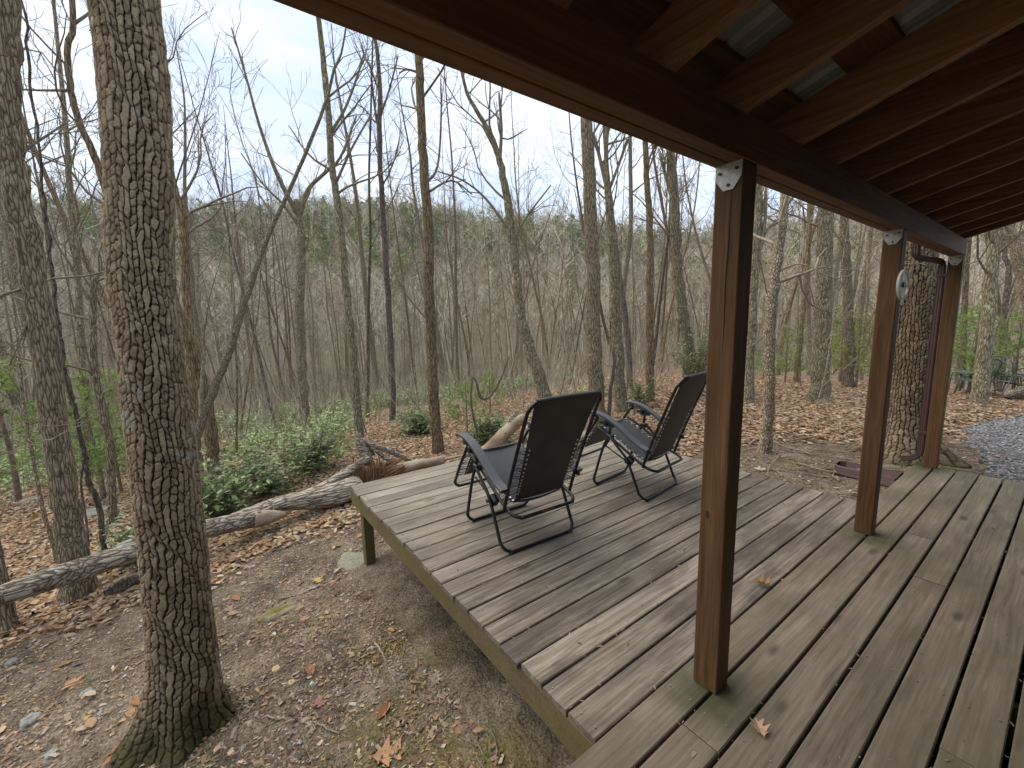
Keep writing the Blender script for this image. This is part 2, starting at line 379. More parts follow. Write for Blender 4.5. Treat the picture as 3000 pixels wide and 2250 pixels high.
sepc = N(t, 'ShaderNodeSeparateColor'); l(vo.outputs['Color'], sepc.inputs[0])
lr = ramp(t, [(0., (.075, .05, .034)), (.3, (.16, .105, .068)), (.6, (.26, .175, .115)), (.85, (.38, .28, .20)), (1., (.20, .145, .10))]); l(sepc.outputs[0], lr.inputs[0])
c = mixc(t, la.outputs['Fac'], dirt, lr.outputs[0])
n3 = N(t, 'ShaderNodeTexNoise', ins={'Scale': 60., 'Detail': 4}); l(g.outputs['Position'], n3.inputs['Vector'])
mr = ramp(t, [(.35, (.06, .06, .012)), (.6, (.16, .13, .03)), (.75, (.22, .19, .05))]); l(n3.outputs['Fac'], mr.inputs[0])
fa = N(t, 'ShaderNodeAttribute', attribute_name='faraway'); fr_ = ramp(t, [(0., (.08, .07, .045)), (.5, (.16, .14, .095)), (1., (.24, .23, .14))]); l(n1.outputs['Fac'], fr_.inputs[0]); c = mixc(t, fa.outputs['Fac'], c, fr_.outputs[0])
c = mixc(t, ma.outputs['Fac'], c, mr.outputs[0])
l(c, b.inputs['Base Color']); b.inputs['Roughness'].default_value = .95; b.inputs['Specular IOR Level'].default_value = .1
ad = N(t, 'ShaderNodeMath', operation='ADD'); l(n2.outputs['Fac'], ad.inputs[0]); l(vo.outputs['Distance'], ad.inputs[1])
u = N(t, 'ShaderNodeBump', ins={'Strength': .8, 'Distance': .02}); l(ad.outputs[0], u.inputs['Height']); l(u.outputs[0], b.inputs['Normal'])
M_ground = m
lm = litter_mask(XX, YY); RR = np.hypot(XX-CAMX, YY)
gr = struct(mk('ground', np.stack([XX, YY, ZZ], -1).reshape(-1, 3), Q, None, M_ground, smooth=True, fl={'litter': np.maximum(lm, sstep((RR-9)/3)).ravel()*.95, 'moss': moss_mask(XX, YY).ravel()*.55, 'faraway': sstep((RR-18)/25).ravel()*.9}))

# gravel drive: a sheet just above the ground, with loose stones on it
def in_gravel(x, y):
    e = x-(.0+.20*np.abs(y-8.4))+.15*wob(x, y, 3, 41)
    return np.where((y > 6.1) & (y < 12.5), e, -1)
gx, gy = np.meshgrid(np.linspace(-.3, 9, 60), np.linspace(6.0, 12.6, 50), indexing='ij')
gz = H(gx, gy)+.006-.08*np.clip(-in_gravel(gx, gy)*3, 0, 1)
i = np.arange(59)[:, None]*50; j = np.arange(49)[None, :]
Q = np.stack([i+j, i+50+j, i+51+j, i+1+j], -1).reshape(-1, 4)
m, t, b = new_mat('gravel'); l = t.links.new; g = N(t, 'ShaderNodeNewGeometry')
vo = N(t, 'ShaderNodeTexVoronoi', ins={'Scale': 38.}); l(g.outputs['Position'], vo.inputs['Vector']); s_ = N(t, 'ShaderNodeSeparateColor'); l(vo.outputs['Color'], s_.inputs[0])
r_ = ramp(t, [(0, (.07, .075, .08)), (.5, (.16, .165, .175)), (1, (.28, .285, .29))]); l(s_.outputs[0], r_.inputs[0]); l(r_.outputs[0], b.inputs['Base Color']); b.inputs['Roughness'].default_value = .85
u = N(t, 'ShaderNodeBump', ins={'Strength': 1., 'Distance': .02}); u.invert = True; l(vo.outputs['Distance'], u.inputs['Height']); l(u.outputs[0], b.inputs['Normal'])
struct(mk('gravel_drive', np.stack([gx, gy, gz], -1).reshape(-1, 3), Q, None, m, smooth=True))

def scatter_shapes(pos, size, base, faces, rng, tilt=.5, thick=1., cols=None, up=.0, aniso=None):
    """copies of a small base shape with random turn, tilt and scale, merged into arrays"""
    n = len(pos); base = np.asarray(base, float); k = len(base)
    yaw = rng.uniform(0, 6.283, n); ax = rng.uniform(0, 6.283, n); tl = rng.normal(0, tilt, n)
    cy, sy = np.cos(yaw), np.sin(yaw)
    B = base[None]*size[:, None, None]
    if aniso is not None: B[:, :, 1] *= aniso[:, None]
    X = B[:, :, 0]*cy[:, None]-B[:, :, 1]*sy[:, None]; Y = B[:, :, 0]*sy[:, None]+B[:, :, 1]*cy[:, None]; Z = B[:, :, 2]
    # tilt about a horizontal axis
    ux, uy = np.cos(ax), np.sin(ax); d = X*ux[:, None]+Y*uy[:, None]; px = X-d*ux[:, None]; py = Y-d*uy[:, None]
    s = -px*uy[:, None]+py*ux[:, None]; c_, s_ = np.cos(tl)[:, None], np.sin(tl)[:, None]
    s2 = s*c_-Z*s_; Z2 = s*s_+Z*c_
    X = d*ux[:, None]-s2*uy[:, None]; Y = d*uy[:, None]+s2*ux[:, None]
    V = np.stack([X, Y, Z2], -1)+pos[:, None, :]
    F = (np.asarray(faces)[None]+(np.arange(n)*k)[:, None, None]).reshape(-1, len(faces[0]))
    C = None if cols is None else np.repeat(cols, k, axis=0)
    return V.reshape(-1, 3), F, C
LEAFB = [(-.5, 0, 0), (-.12, .28, .10), (.25, .22, .06), (.5, 0, .08), (.22, -.22, .1), (-.15, -.26, .03)]
LEAFQ = [(0, 3, 2, 1), (0, 5, 4, 3)]
PAL = np.array([(.29, .19, .105), (.37, .24, .13), (.46, .35, .23), (.20, .13, .08), (.50, .41, .29), (.32, .185, .09), (.13, .088, .055), (.40, .29, .18), (.44, .28, .15), (.32, .235, .15)])
def pick_cols(pal, n, rng, v=.18):
    c = pal[rng.integers(0, len(pal), n)]*rng.uniform(1-v, 1+v, (n, 1)); return np.clip(c, 0, 1)
def off_deck(x, y): return ~(((x > -3.12) & (x < .4) & (y > .93) & (y < 4.2)) | ((x > -.06) & (y < 5.75)))
M_leaf = attrmat('dry_leaf', .8, .15)
rg = np.random.default_rng(101)
n = 190000
rad = np.sqrt(rg.uniform(0, 1, n)*(15.**2-1)+1); rad = np.where(rg.uniform(0, 1, n) < .5, rg.uniform(3, 11, n), rad)
az = np.radians(rg.uniform(-8, 116, n)); x = CAMX-np.sin(az)*rad; y = np.cos(az)*rad
pm = litter_mask(x, y); gm = in_gravel(x, y)
keep = (rg.uniform(0, 1, n) < (pm**1.5*.98+.006)) & off_deck(x, y) & (gm < rg.uniform(-.2, .05, n))
x, y = x[keep], y[keep]; n = len(x)
pos = np.stack([x, y, H(x, y)+.012+rg.uniform(0, .022, n)], -1)
V, F, C = scatter_shapes(pos, rg.uniform(.035, .095, n), LEAFB, LEAFQ, rg, .28, cols=pick_cols(PAL, n, rg), aniso=rg.uniform(.6, 1.25, n))
tag(mk('leaf_litter', V, F, None, M_leaf, col=C), 'brown and orange dead leaves covering the forest floor', 'leaf litter', kind='stuff')

# bits of bark, chips and grit on the bare soil
rg = np.random.default_rng(102); n = 110000
rad = rg.uniform(1.2, 7.5, n); az = np.radians(rg.uniform(-5, 112, n)); x = CAMX-np.sin(az)*rad; y = np.cos(az)*rad
keep = off_deck(x, y) & (litter_mask(x, y) < .6) & (vnoise(x*2.3+30, y*2.3+30, 55) > -.35+rg.normal(0, .2, n)); x, y = x[keep], y[keep]; n = len(x)
pos = np.stack([x, y, H(x, y)+.006], -1)
CH = np.array([(.25, .18, .12), (.34, .26, .18), (.16, .11, .08), (.38, .25, .13), (.11, .075, .055), (.30, .19, .11), (.42, .36, .29)])
V, F, C = scatter_shapes(pos, rg.gamma(1.8, .0065, n)+.006, [(-.5, -.2, 0), (.5, -.25, .05), (.4, .25, .12), (-.45, .2, .05)], [(0, 1, 2, 3)], rg, .3, cols=pick_cols(CH, n, rg, .25), aniso=rg.uniform(.3, 1.2, n))
tag(mk('wood_chips', V, F, None, M_leaf, col=C), 'small tan bark chips and leaf crumbs scattered over the bare brown soil', 'debris', kind='stuff')
OCT = [(.5, 0, 0), (0, .4, 0), (-.5, 0, 0), (0, -.42, 0), (.05, .03, .3), (0, 0, -.3)]
OCTF = [(0, 1, 4), (1, 2, 4), (2, 3, 4), (3, 0, 4), (1, 0, 5), (2, 1, 5), (3, 2, 5), (0, 3, 5)]
rg = np.random.default_rng(103); n = 3800
rad = rg.uniform(1.3, 7., n); az = np.radians(rg.uniform(0, 108, n)); x = CAMX-np.sin(az)*rad; y = np.cos(az)*rad
keep = off_deck(x, y) & (litter_mask(x, y) < .5); x, y = x[keep], y[keep]; n = len(x); pos = np.stack([x, y, H(x, y)+.003], -1)
PB = np.array([(.36, .34, .31), (.22, .2, .18), (.46, .37, .22), (.5, .48, .45), (.3, .22, .13)])
V, F, C = scatter_shapes(pos, rg.gamma(2., .006, n)+.008, OCT, OCTF, rg, .4, cols=pick_cols(PB, n, rg), aniso=rg.uniform(.7, 1.2, n))
tag(mk('pebbles', V, None, F, attrmat('pebble', .9), col=C), 'small grey and tan pebbles strewn over the bare soil beside the deck', 'pebbles', kind='stuff')
rg = np.random.default_rng(104); n = 26000; x = rg.uniform(-.2, 6, n); y = rg.uniform(6, 12.4, n)
keep = in_gravel(x, y) > rg.normal(0, .06, n); x, y = x[keep], y[keep]; n = len(x); pos = np.stack([x, y, H(x, y)+.012], -1)
GB = np.array([(.18, .175, .17), (.25, .245, .24), (.11, .105, .10), (.35, .34, .33), (.20, .185, .17)])
V, F, C = scatter_shapes(pos, rg.uniform(.02, .05, n), OCT, OCTF, rg, .5, cols=pick_cols(GB, n, rg), aniso=rg.uniform(.6, 1.2, n))
tag(mk('gravel_stones', V, None, F, attrmat('gravel_stone', .85), col=C), 'loose blue grey crushed stone covering the drive', 'gravel', kind='stuff')
# fine twigs
rg = np.random.default_rng(105); mb = MB()
for q_ in range(900):
    rad = rg.uniform(1.5, 12); az = math.radians(rg.uniform(0, 110)); x, y = CAMX-math.sin(az)*rad, math.cos(az)*rad
    if not bool(off_deck(np.array(x), np.array(y))) or in_gravel(x, y) > .2: continue
    Lg = rg.uniform(.08, .45) if rad < 5 else rg.uniform(.2, 1.1); a = rg.uniform(0, 6.28); P = []
    for k in range(5):
        P.append((x, y, float(H(x, y))+.012+rg.uniform(0, .012))); a += rg.normal(0, .25); x += math.cos(a)*Lg/4; y += math.sin(a)*Lg/4
    mb.tube(P, np.linspace(1, .5, 5)*rg.uniform(.0018, .0045)*(1 if rad < 5 else 2.), 4, False)
tag(mb.build('twigs', plain('dead_twig', (.20, .155, .12), .9, 0, 0, 30, .4)), 'thin dead twigs scattered over the soil and leaves', 'twigs', kind='stuff')

# moss cushions: many tiny tufts on the soil
rg = np.random.default_rng(106); n = 30000; x = rg.uniform(-2.6, .6, n); y = rg.uniform(-.8, 6.4, n)
mv = moss_mask(x, y); keep = (rg.uniform(0, 1, n) < mv**1.5) & off_deck(x, y); x, y = x[keep], y[keep]; n = len(x)
pos = np.stack([x, y, H(x, y)+.004], -1); MO = np.array([(.11, .13, .02), (.19, .16, .035), (.24, .19, .05), (.07, .10, .015)])
V, F, C = scatter_shapes(pos, rg.uniform(.008, .024, n), OCT, OCTF, rg, .5, cols=pick_cols(MO, n, rg), aniso=rg.uniform(.7, 1.2, n))
tag(mk('moss', V, None, F, attrmat('moss_tuft', .95), col=C), 'patches of yellow green moss on the bare soil', 'moss', kind='stuff')

# ------------------------------------------------------------------ the attached sun deck
PITCH = .146
deck = tag(empty('wooden_deck', (-1.5, 2.55, 0)), 'weathered low wooden platform deck with two black recliners on it', 'deck')
rg = np.random.default_rng(201)
def board(name, x0, x1, y0, y1, mat, parent, zt=0., th=.028, cup=.0):
    """deck board with eased edges and slightly wavy top"""
    ny = max(2, int((y1-y0)/.25)+1); ys = np.linspace(y0, y1, ny); e = .004
    prof = [(x0, -th), (x0, -e), (x0+e, 0), ((x0+x1)/2, -cup), (x1-e, 0), (x1, -e), (x1, -th)]
    k = len(prof); V = []
    ph = rg.uniform(0, 6); dz = rg.normal(0, .0009)
    for yy in ys:
        wv = .0012*math.sin(yy*2.1+ph); wx = .0012*math.sin(yy*1.3+ph*2)
        for (px, pz) in prof: V.append((px+wx, yy, zt+pz+(wv+dz if pz > -th else 0)))
    Q = []
    for a in range(ny-1):
        for c_ in range(k): Q.append((a*k+c_, a*k+(c_+1) % k, (a+1)*k+(c_+1) % k, (a+1)*k+c_))
    T = []
    for o_, fl_ in ((0, 0), ((ny-1)*k, 1)):
        for c_ in range(1, k-1): T.append((o_, o_+c_+1, o_+c_) if fl_ else (o_, o_+c_, o_+c_+1))
    return mk(name, V, Q, T, mat, parent, False, origin=((x0+x1)/2, (y0+y1)/2, zt))
nail = MB()
def nails(x0, x1, ys, z=0.):
    for yy in ys:
        for xx in (x0+.028, x1-.028):
            a = np.arange(6)*math.pi/3; q0 = (xx+rg.normal(0, .005), yy+rg.normal(0, .006))
            V = [(q0[0]+.0036*math.cos(t_), q0[1]+.0036*math.sin(t_), z+.0022) for t_ in a]+[(q0[0]+.0036*math.cos(t_), q0[1]+.0036*math.sin(t_), z-.002) for t_ in a]
            nail.add(V, [(0, 1, 2, 3), (0, 3, 4, 5)]+[(i_, i_+6, (i_+1) % 6+6, (i_+1) % 6) for i_ in range(6)])
Y0, Y1 = .975, 4.135
for k in range(21):
    x1 = -k*PITCH-.0045; x0 = x1-.1365
    board('deck_board', x0, x1, Y0+rg.uniform(-.008, .012), Y1+rg.uniform(-.02, .02), M_deck, deck, 0, cup=.0015)
    nails(x0, x1, (1.02, 1.43, 1.84, 2.25, 2.66, 3.07, 3.48, 3.89))
o = nail.build('screw_heads', M_nail, deck, origin=(-1.5, 2.5, 0)); o['kind'] = 'stuff'
XL = -21*PITCH
def bx(name, a, b, mat, parent, ch=.003, **k):
    m_ = MB(); m_.box(a, b, ch); c_ = tuple((np.array(a)+np.array(b))/2); return m_.build(name, mat, parent, origin=c_, **k)
bx('rim_joist', (XL+.01, .985, -.170), (-.01, 1.022, -.030), M_rim, deck)
bx('rim_joist', (XL+.01, 1.024, -.170), (XL+.048, 4.10, -.030), M_rim, deck)
bx('rim_joist', (XL+.05, 4.07, -.170), (-.01, 4.105, -.030), M_rim, deck)
for yj in (1.43, 1.84, 2.25, 2.66, 3.07, 3.48, 3.89): bx('joist', (XL+.05, yj-.018, -.17), (-.01, yj+.018, -.030), M_rim, deck)
for (px_, py_) in ((-2.955, 1.026), (-2.955, 3.97), (-1.5, 1.026)):
    zb = float(H(px_+.05, py_+.05))-.06
    if px_ == -1.5: py_ = 1.7
    bx('support_post', (px_, py_, zb), (px_+.088, py_+.088, -.032 if px_ < -2 else -.172), M_rim, deck)

# ------------------------------------------------------------------ covered porch
porch = tag(empty('covered_porch', (.8, 3.0, 0)), 'covered porch with brown stained posts, beam and rafters under a metal roof', 'porch')
PE = 5.655
nail = MB()
splits = {1: [1.286], 2: [3.757, 4.387], 3: [3.137], 5: [1.905]}
for k in range(13):
    x0 = k*PITCH+.006; x1 = (k+1)*PITCH-.006
    ys = [-1.3]+splits.get(k, [])+[PE+[.0, -.03, .0, -.01, .0, .01, 0, 0, 0, 0, 0, 0, 0][k]]
    for a in range(len(ys)-1):
        board('floor_board', x0, x1, ys[a]+(.002 if a else 0), ys[a+1]-.002, M_porch, porch, 0, cup=.001)
    nails(x0, x1, (.6, 1.4, 2.2, 3.0, 3.8, 4.6, 5.4))
o = nail.build('screw_heads', M_nail, porch, origin=(1, 3, 0)); o['kind'] = 'stuff'
bx('rim_joist', (.01, -1.3, -.2), (.046, 5.6, -.030), M_rim, porch)
bx('rim_joist', (.05, 5.605, -.2), (1.9, 5.64, -.030), M_rim, porch)
for yj in np.arange(-.8, 5.5, .8): bx('joist', (.05, yj-.018, -.17), (1.9, yj+.018, -.030), M_rim, porch)
BZ, BT = 1.995, 2.132
def post_mesh(y0, y1):
    m_ = MB(); m_.box((.068, y0, .0), (.166, y1, BZ-.002), .004); return m_
for (y0, y1, side) in ((1.495, 1.588, 0), (3.512, 3.605, 0), (5.565, 5.652, 0)):
    p = post_mesh(y0, y1).build('post', M_post, porch, origin=(.117, (y0+y1)/2, 0))
    # drying check (a crack) and bracket plates
    for yy, nm in ((y0-.003, 0), (y1+.003, 1)):
        V = [(.072, BZ+.002), (.162, BZ+.002), (.162, BZ-.045), (.135, BZ-.085), (.100, BZ-.085), (.072, BZ-.045)]
        VV = [(a, yy-.0015, b_) for a, b_ in V]+[(a, yy+.0015, b_) for a, b_ in V]
        br = mk('bracket', VV, [(0, 3, 2, 1), (0, 5, 4, 3), (6, 7, 8, 9), (6, 9, 10, 11)]+[(i_, (i_+1) % 6, (i_+1) % 6+6, i_+6) for i_ in range(6)], None, M_brk, porch, origin=(.117, yy, BZ))
        for (bx_, bz_) in ((.088, BZ-.027), (.145, BZ-.022), (.118, BZ-.070)):
            mb = MB(); mb.tube([(bx_, yy-.006, bz_), (bx_, yy+.006, bz_)], .0055, 8); q_ = mb.build('bolt_head', M_bolt, br, origin=(.117, yy, BZ)); q_.location = (0, 0, 0)
# crack in the first post: a narrow dark wedge set into its face
mb = MB(); cp = spline([(.128, 0, 1.93), (.1275, 0, 1.75), (.124, 0, 1.6), (.1255, 0, 1.42), (.122, 0, 1.30)], 5)
V = []; Qs = []
for i_, p in enumerate(cp):
    w_ = .0026*math.sin(math.pi*min(1, (i_+.5)/len(cp)*1.1)); V += [(p[0]-w_, 1.4943, p[2]), (p[0]+w_, 1.4943, p[2])]
    if i_: Qs.append((2*i_-2, 2*i_-1, 2*i_+1, 2*i_))
mk('drying_crack', V, Qs, None, plain('dark_crack', (.012, .007, .005), .9), porch, origin=(.125, 1.4943, 1.6))
m_ = MB(); m_.tube([(.098, 1.4948, .735), (.098, 1.4936, .735)], .0075, 12); kn = m_.build('knot', plain('knot_wood', (.035, .016, .007), .7), porch, origin=(.098, 1.494, .735)); kn.scale = (1, 1, 2.1)
# built-up beam of two planks with a joint line below
bx('beam_plank', (.066, -1.2, BZ), (.1135, PE-.005, BT), M_beam, porch, .0025)
bx('beam_plank', (.1165, -1.2, BZ+.001), (.168, PE-.008, BT), M_beam, porch, .0025)
SL = .28
def rz(x): return BT+SL*(x-.168)
RY = [-.95, -.55, -.145, .26, .655, 1.058, 1.460, 1.905, 2.285, 2.687, 3.085, 3.465, 3.928, 4.333, 4.748, 5.165, 5.52]
XO, XI, RD = -.02, 2.9, .145
for yy in RY:
    y0, y1 = yy, yy+.036
    V = [(x_, y_, rz(x_)+dz) for x_ in (XO, XI) for y_ in (y0, y1) for dz in (0.0006, RD)]
    mk('rafter', V, [(0, 1, 3, 2), (4, 6, 7, 5), (0, 4, 5, 1), (2, 3, 7, 6), (0, 2, 6, 4), (1, 5, 7, 3)], None, M_raft, porch, origin=(1.2, yy, rz(1.2)))
# skip sheathing boards
x = .30-.285
while x < 2.8:
    xa, xb = (x, x+.143)
    V = [(x_, y_, rz(x_)+RD+dz) for x_ in (xa, xb) for y_ in (-1.2, PE+.05) for dz in (.001, .020)]
    mk('sheathing_board', V, [(0, 1, 3, 2), (4, 6, 7, 5), (0, 4, 5, 1), (2, 3, 7, 6), (0, 2, 6, 4), (1, 5, 7, 3)], None, M_beam, porch, origin=((xa+xb)/2, 2.2, rz(xa)+RD))
    x += .285
# ribbed metal roof sheet (ribs run down the slope)
ys = []; hz = []
y = -1.25
while y < PE+.1:
    for dy, h_ in ((0, 0), (.035, 0), (.045, .004), (.055, 0), (.085, 0), (.095, .004), (.105, 0), (.19, 0), (.205, .016), (.225, .016)): ys.append(y+dy); hz.append(h_)
    y += .24
V = [(x_, yy, rz(x_)+RD+.022+hh) for x_ in (-.06, 2.95) for yy, hh in zip(ys, hz)]; k = len(ys)
mk('metal_roof', V+[(a, b_, c_+.0012) for a, b_, c_ in V], [(i_, i_+1, k+i_+1, k+i_) for i_ in range(k-1)]+[(2*k+i_, 3*k+i_, 3*k+i_+1, 2*k+i_+1) for i_ in range(k-1)], None, M_metal, porch, origin=(1.2, 2.2, 2.5))
bx('fascia_board', (-.040, -1.22, 2.085), (-.022, PE+.03, 2.21), M_beam, porch)
# gutter and downspout
prof = [(-.042, 2.215), (-.042, 2.135), (-.112, 2.135), (-.135, 2.17), (-.135, 2.215)]
V = []; Qg = []
for yy in (-1.2, PE+.04):
    for (a, b_) in prof: V.append((a, yy, b_))
for i_ in range(4): Qg.append((i_, i_+1, 5+i_+1, 5+i_))
Qg.append((0, 1, 2, 3)); Qg.append((5, 8, 7, 6)); mk('gutter', V, Qg, None, M_spout, porch, origin=(-.09, 2.2, 2.17))
# downspout: corrugated rectangular pipe
def spout_path(P, w_=.062, d_=.05):
    P = np.array(P, float); V = []; Qs = []
    nx = 22; per = []
    for i_ in range(nx):
        a = i_/nx*4; s_ = int(a); f = a-s_
        c_ = [(-1, -1), (1, -1), (1, 1), (-1, 1)]; p0, p1 = c_[s_], c_[(s_+1) % 4]
        per.append(((p0[0]+(p1[0]-p0[0])*f)*w_/2*(1-.07*(i_ % 2)), (p0[1]+(p1[1]-p0[1])*f)*d_/2*(1-.07*(i_ % 2))))
    t_ = np.gradient(P, axis=0); t_ /= np.linalg.norm(t_, axis=1)[:, None]
    for p, d in zip(P, t_):
        u_ = np.array([0, 1., 0]); u_ = u_-d*np.dot(u_, d); u_ /= np.linalg.norm(u_); v_ = np.cross(d, u_)
        for a, b_ in per: V.append(p+u_*a+v_*b_)
    for i_ in range(len(P)-1):
        for j_ in range(nx): Qs.append((i_*nx+j_, i_*nx+(j_+1) % nx, (i_+1)*nx+(j_+1) % nx, (i_+1)*nx+j_))
    return V, Qs
DY = 5.615
path = spline([(-.095, DY-.35, 2.15), (-.095, DY-.35, 2.06), (-.088, DY-.33, 2.0), (-.05, DY-.20, 1.975), (.01, DY-.05, 1.96), (.028, DY-.01, 1.93), (.033, DY, 1.86), (.033, DY, 1.5), (.033, DY, .5), (.033, DY, .16), (.018, DY, .095), (-.03, DY, .055), (-.10, DY, .035)], 5)
V, Qs = spout_path(path); dsp = mk('downspout', V, Qs, None, M_spout, porch, origin=(.033, DY, 1.))
for zc in (1.83, .33):
    m_ = MB(); m_.box((-.001, DY-.036, zc-.014), (.066, DY+.036, zc+.014), .002); m_.build('strap', M_spout, dsp, origin=(.033, DY, zc)).location = (0, 0, zc-1.)

# the cabin the porch is built against (behind and to the right of the camera)
cabin = tag(empty('cabin', (2.0, 2.2, 0)), 'brown timber cabin wall with lap siding that the porch roof leans on', 'cabin')
M_side = wood('brown_lap_siding', [(.3, (.05, .027, .013)), (.5, (.09, .05, .025)), (.7, (.13, .075, .04))], axis=1, bump=.3)
mb = MB(); z = -.6
while z < 2.60:
    mb.add([(1.97, -1.35, z), (1.97, 5.62, z), (1.955+.03, -1.35, z+.155), (1.955+.03, 5.62, z+.155), (2.12, -1.35, z), (2.12, 5.62, z), (2.12, -1.35, z+.155), (2.12, 5.62, z+.155)], [(0, 1, 3, 2), (4, 6, 7, 5), (0, 4, 5, 1), (2, 3, 7, 6), (0, 2, 6, 4), (1, 5, 7, 3)]); z += .152
mb.build('wall', M_side, cabin, origin=(2.0, 2.2, 0))
m_ = MB(); m_.box((1.935, 2.1, .0), (1.965, 3.0, 2.05), .004); m_.build('door', M_beam, cabin, origin=(1.95, 2.5, 1))
for a, b_ in (((1.93, 2.0, 0), (1.968, 2.097, 2.15)), ((1.93, 3.003, 0), (1.968, 3.1, 2.15)), ((1.93, 2.1, 2.053), (1.968, 3.0, 2.15))):
    m_ = MB(); m_.box(a, b_, .003); m_.build('door_trim', M_post, cabin, origin=tuple(a))

# clear dial on the middle post
def disc(name, c, n_, r, th, mat, parent=None, k=40, ring=None):
    n_ = Vector(n_).normalized(); a = n_.orthogonal().normalized(); b_ = n_.cross(a); c = Vector(c); V = []; Q = []; T = []
    R_ = [0, r] if ring is None else [ring, r]
    for s_ in (-.5, .5):
        for rr_ in R_:
            for i_ in range(k):
                t_ = i_*2*math.pi/k; V.append(c+n_*(s_*th)+a*(math.cos(t_)*rr_)+b_*(math.sin(t_)*rr_))
    for i_ in range(k):
        j_ = (i_+1) % k; Q += [(i_, j_, k+j_, k+i_), (2*k+i_, 3*k+i_, 3*k+j_, 2*k+j_), (k+i_, k+j_, 3*k+j_, 3*k+i_), (i_, 2*k+i_, 2*k+j_, j_)]
    return mk(name, V, Q, T, mat, parent, origin=tuple(c))
TH = math.radians(5); dn = (math.cos(TH), -math.sin(TH), 0.0)
dial = tag(empty('dial_thermometer', (.205, 3.43, 1.655)), 'round clear plastic dial mounted on the side of the middle porch post', 'thermometer')
m, t, b = new_mat('clear_plastic'); l = t.links.new
b.inputs['Base Color'].default_value = (.75, .78, .78, 1); b.inputs['Roughness'].default_value = .25
tr = N(t, 'ShaderNodeBsdfTransparent'); ms = N(t, 'ShaderNodeMixShader', ins={0: .42}); gg = N(t, 'ShaderNodeTexCoord'); nn = N(t, 'ShaderNodeTexNoise', ins={'Scale': 14., 'Detail': 4}); l(gg.outputs['Object'], nn.inputs['Vector'])
rm = N(t, 'ShaderNodeMapRange', ins={'From Min': .3, 'From Max': .7, 'To Min': .15, 'To Max': .75}); l(nn.outputs['Fac'], rm.inputs['Value']); l(rm.outputs[0], ms.inputs[0])
l(tr.outputs[0], ms.inputs[1]); l(b.outputs[0], ms.inputs[2]); l(ms.outputs[0], [q_ for q_ in t.nodes if q_.type == 'OUTPUT_MATERIAL'][0].inputs[0])
disc('dial_face', (.205, 3.43, 1.655), dn, .082, .003, m, dial)
disc('dial_rim', (.205, 3.43, 1.655), dn, .089, .012, plain('frosted_plastic', (.62, .64, .64), .4), dial, ring=.077)
disc('hub', (.205, 3.43, 1.655), dn, .016, .018, M_blk, dial)
bx('mount_arm', (.166, 3.52, 1.648), (.215, 3.53, 1.662), M_blk, dial, .001)
m_ = MB(); m_.tube([(.205, 3.432, 1.655), (.20, 3.525, 1.655)], .004, 6); m_.build('mount_arm', M_blk, dial, origin=(.2, 3.48, 1.655))

# splash block lying on the soil by the downspout
sb = tag(empty('splash_block', (-.27, 5.27, -.11)), 'brown plastic splash trough lying on the soil beneath the downspout', 'splash block')
m_ = MB(); pr = [(-.13, .07), (-.105, .075), (-.085, .02), (.085, .02), (.105, .075), (.13, .07), (.15, .0), (-.15, .0)]
V = []
for s_, xx in ((.55, -.47), (.8, -.38), (1, .42)):
    for a, b_ in pr: V.append((-.27+xx*.55, 5.27+a*s_*1.25, -.125+b_))
Qs = []
for a in range(2):
    for i_ in range(8): Qs.append((a*8+i_, a*8+(i_+1) % 8, (a+1)*8+(i_+1) % 8, (a+1)*8+i_))
mk('trough', V, Qs, [(0, i_, i_+1) for i_ in range(1, 7)]+[(16, 16+i_+1, 16+i_) for i_ in range(1, 7)], M_spout, sb, origin=(-.27, 5.27, -.11))

# ------------------------------------------------------------------ recliners
m, t, b = new_mat('black_mesh_sling'); l = t.links.new; g = N(t, 'ShaderNodeTexCoord')
cols_ = []
for ax_ in ('X', 'Y'):
    wv = N(t, 'ShaderNodeTexWave', wave_type='BANDS', bands_direction=ax_, ins={'Scale': 95.}); l(g.outputs['Object'], wv.inputs['Vector']); cols_.append(wv.outputs['Fac'])
mm = N(t, 'ShaderNodeMath', operation='MULTIPLY'); l(cols_[0], mm.inputs[0]); l(cols_[1], mm.inputs[1])
nn = N(t, 'ShaderNodeTexNoise', ins={'Scale': 7., 'Detail': 6}); l(g.outputs['Object'], nn.inputs['Vector'])
r_ = ramp(t, [(.3, (.022, .022, .023)), (.75, (.046, .046, .046))]); l(nn.outputs['Fac'], r_.inputs[0]); l(r_.outputs[0], b.inputs['Base Color']); b.inputs['Roughness'].default_value = .52; b.inputs['Specular IOR Level'].default_value = .5
u = N(t, 'ShaderNodeBump', ins={'Strength': .25, 'Distance': .002}); l(mm.outputs[0], u.inputs['Height']); l(u.outputs[0], b.inputs['Normal'])
M_sling = m
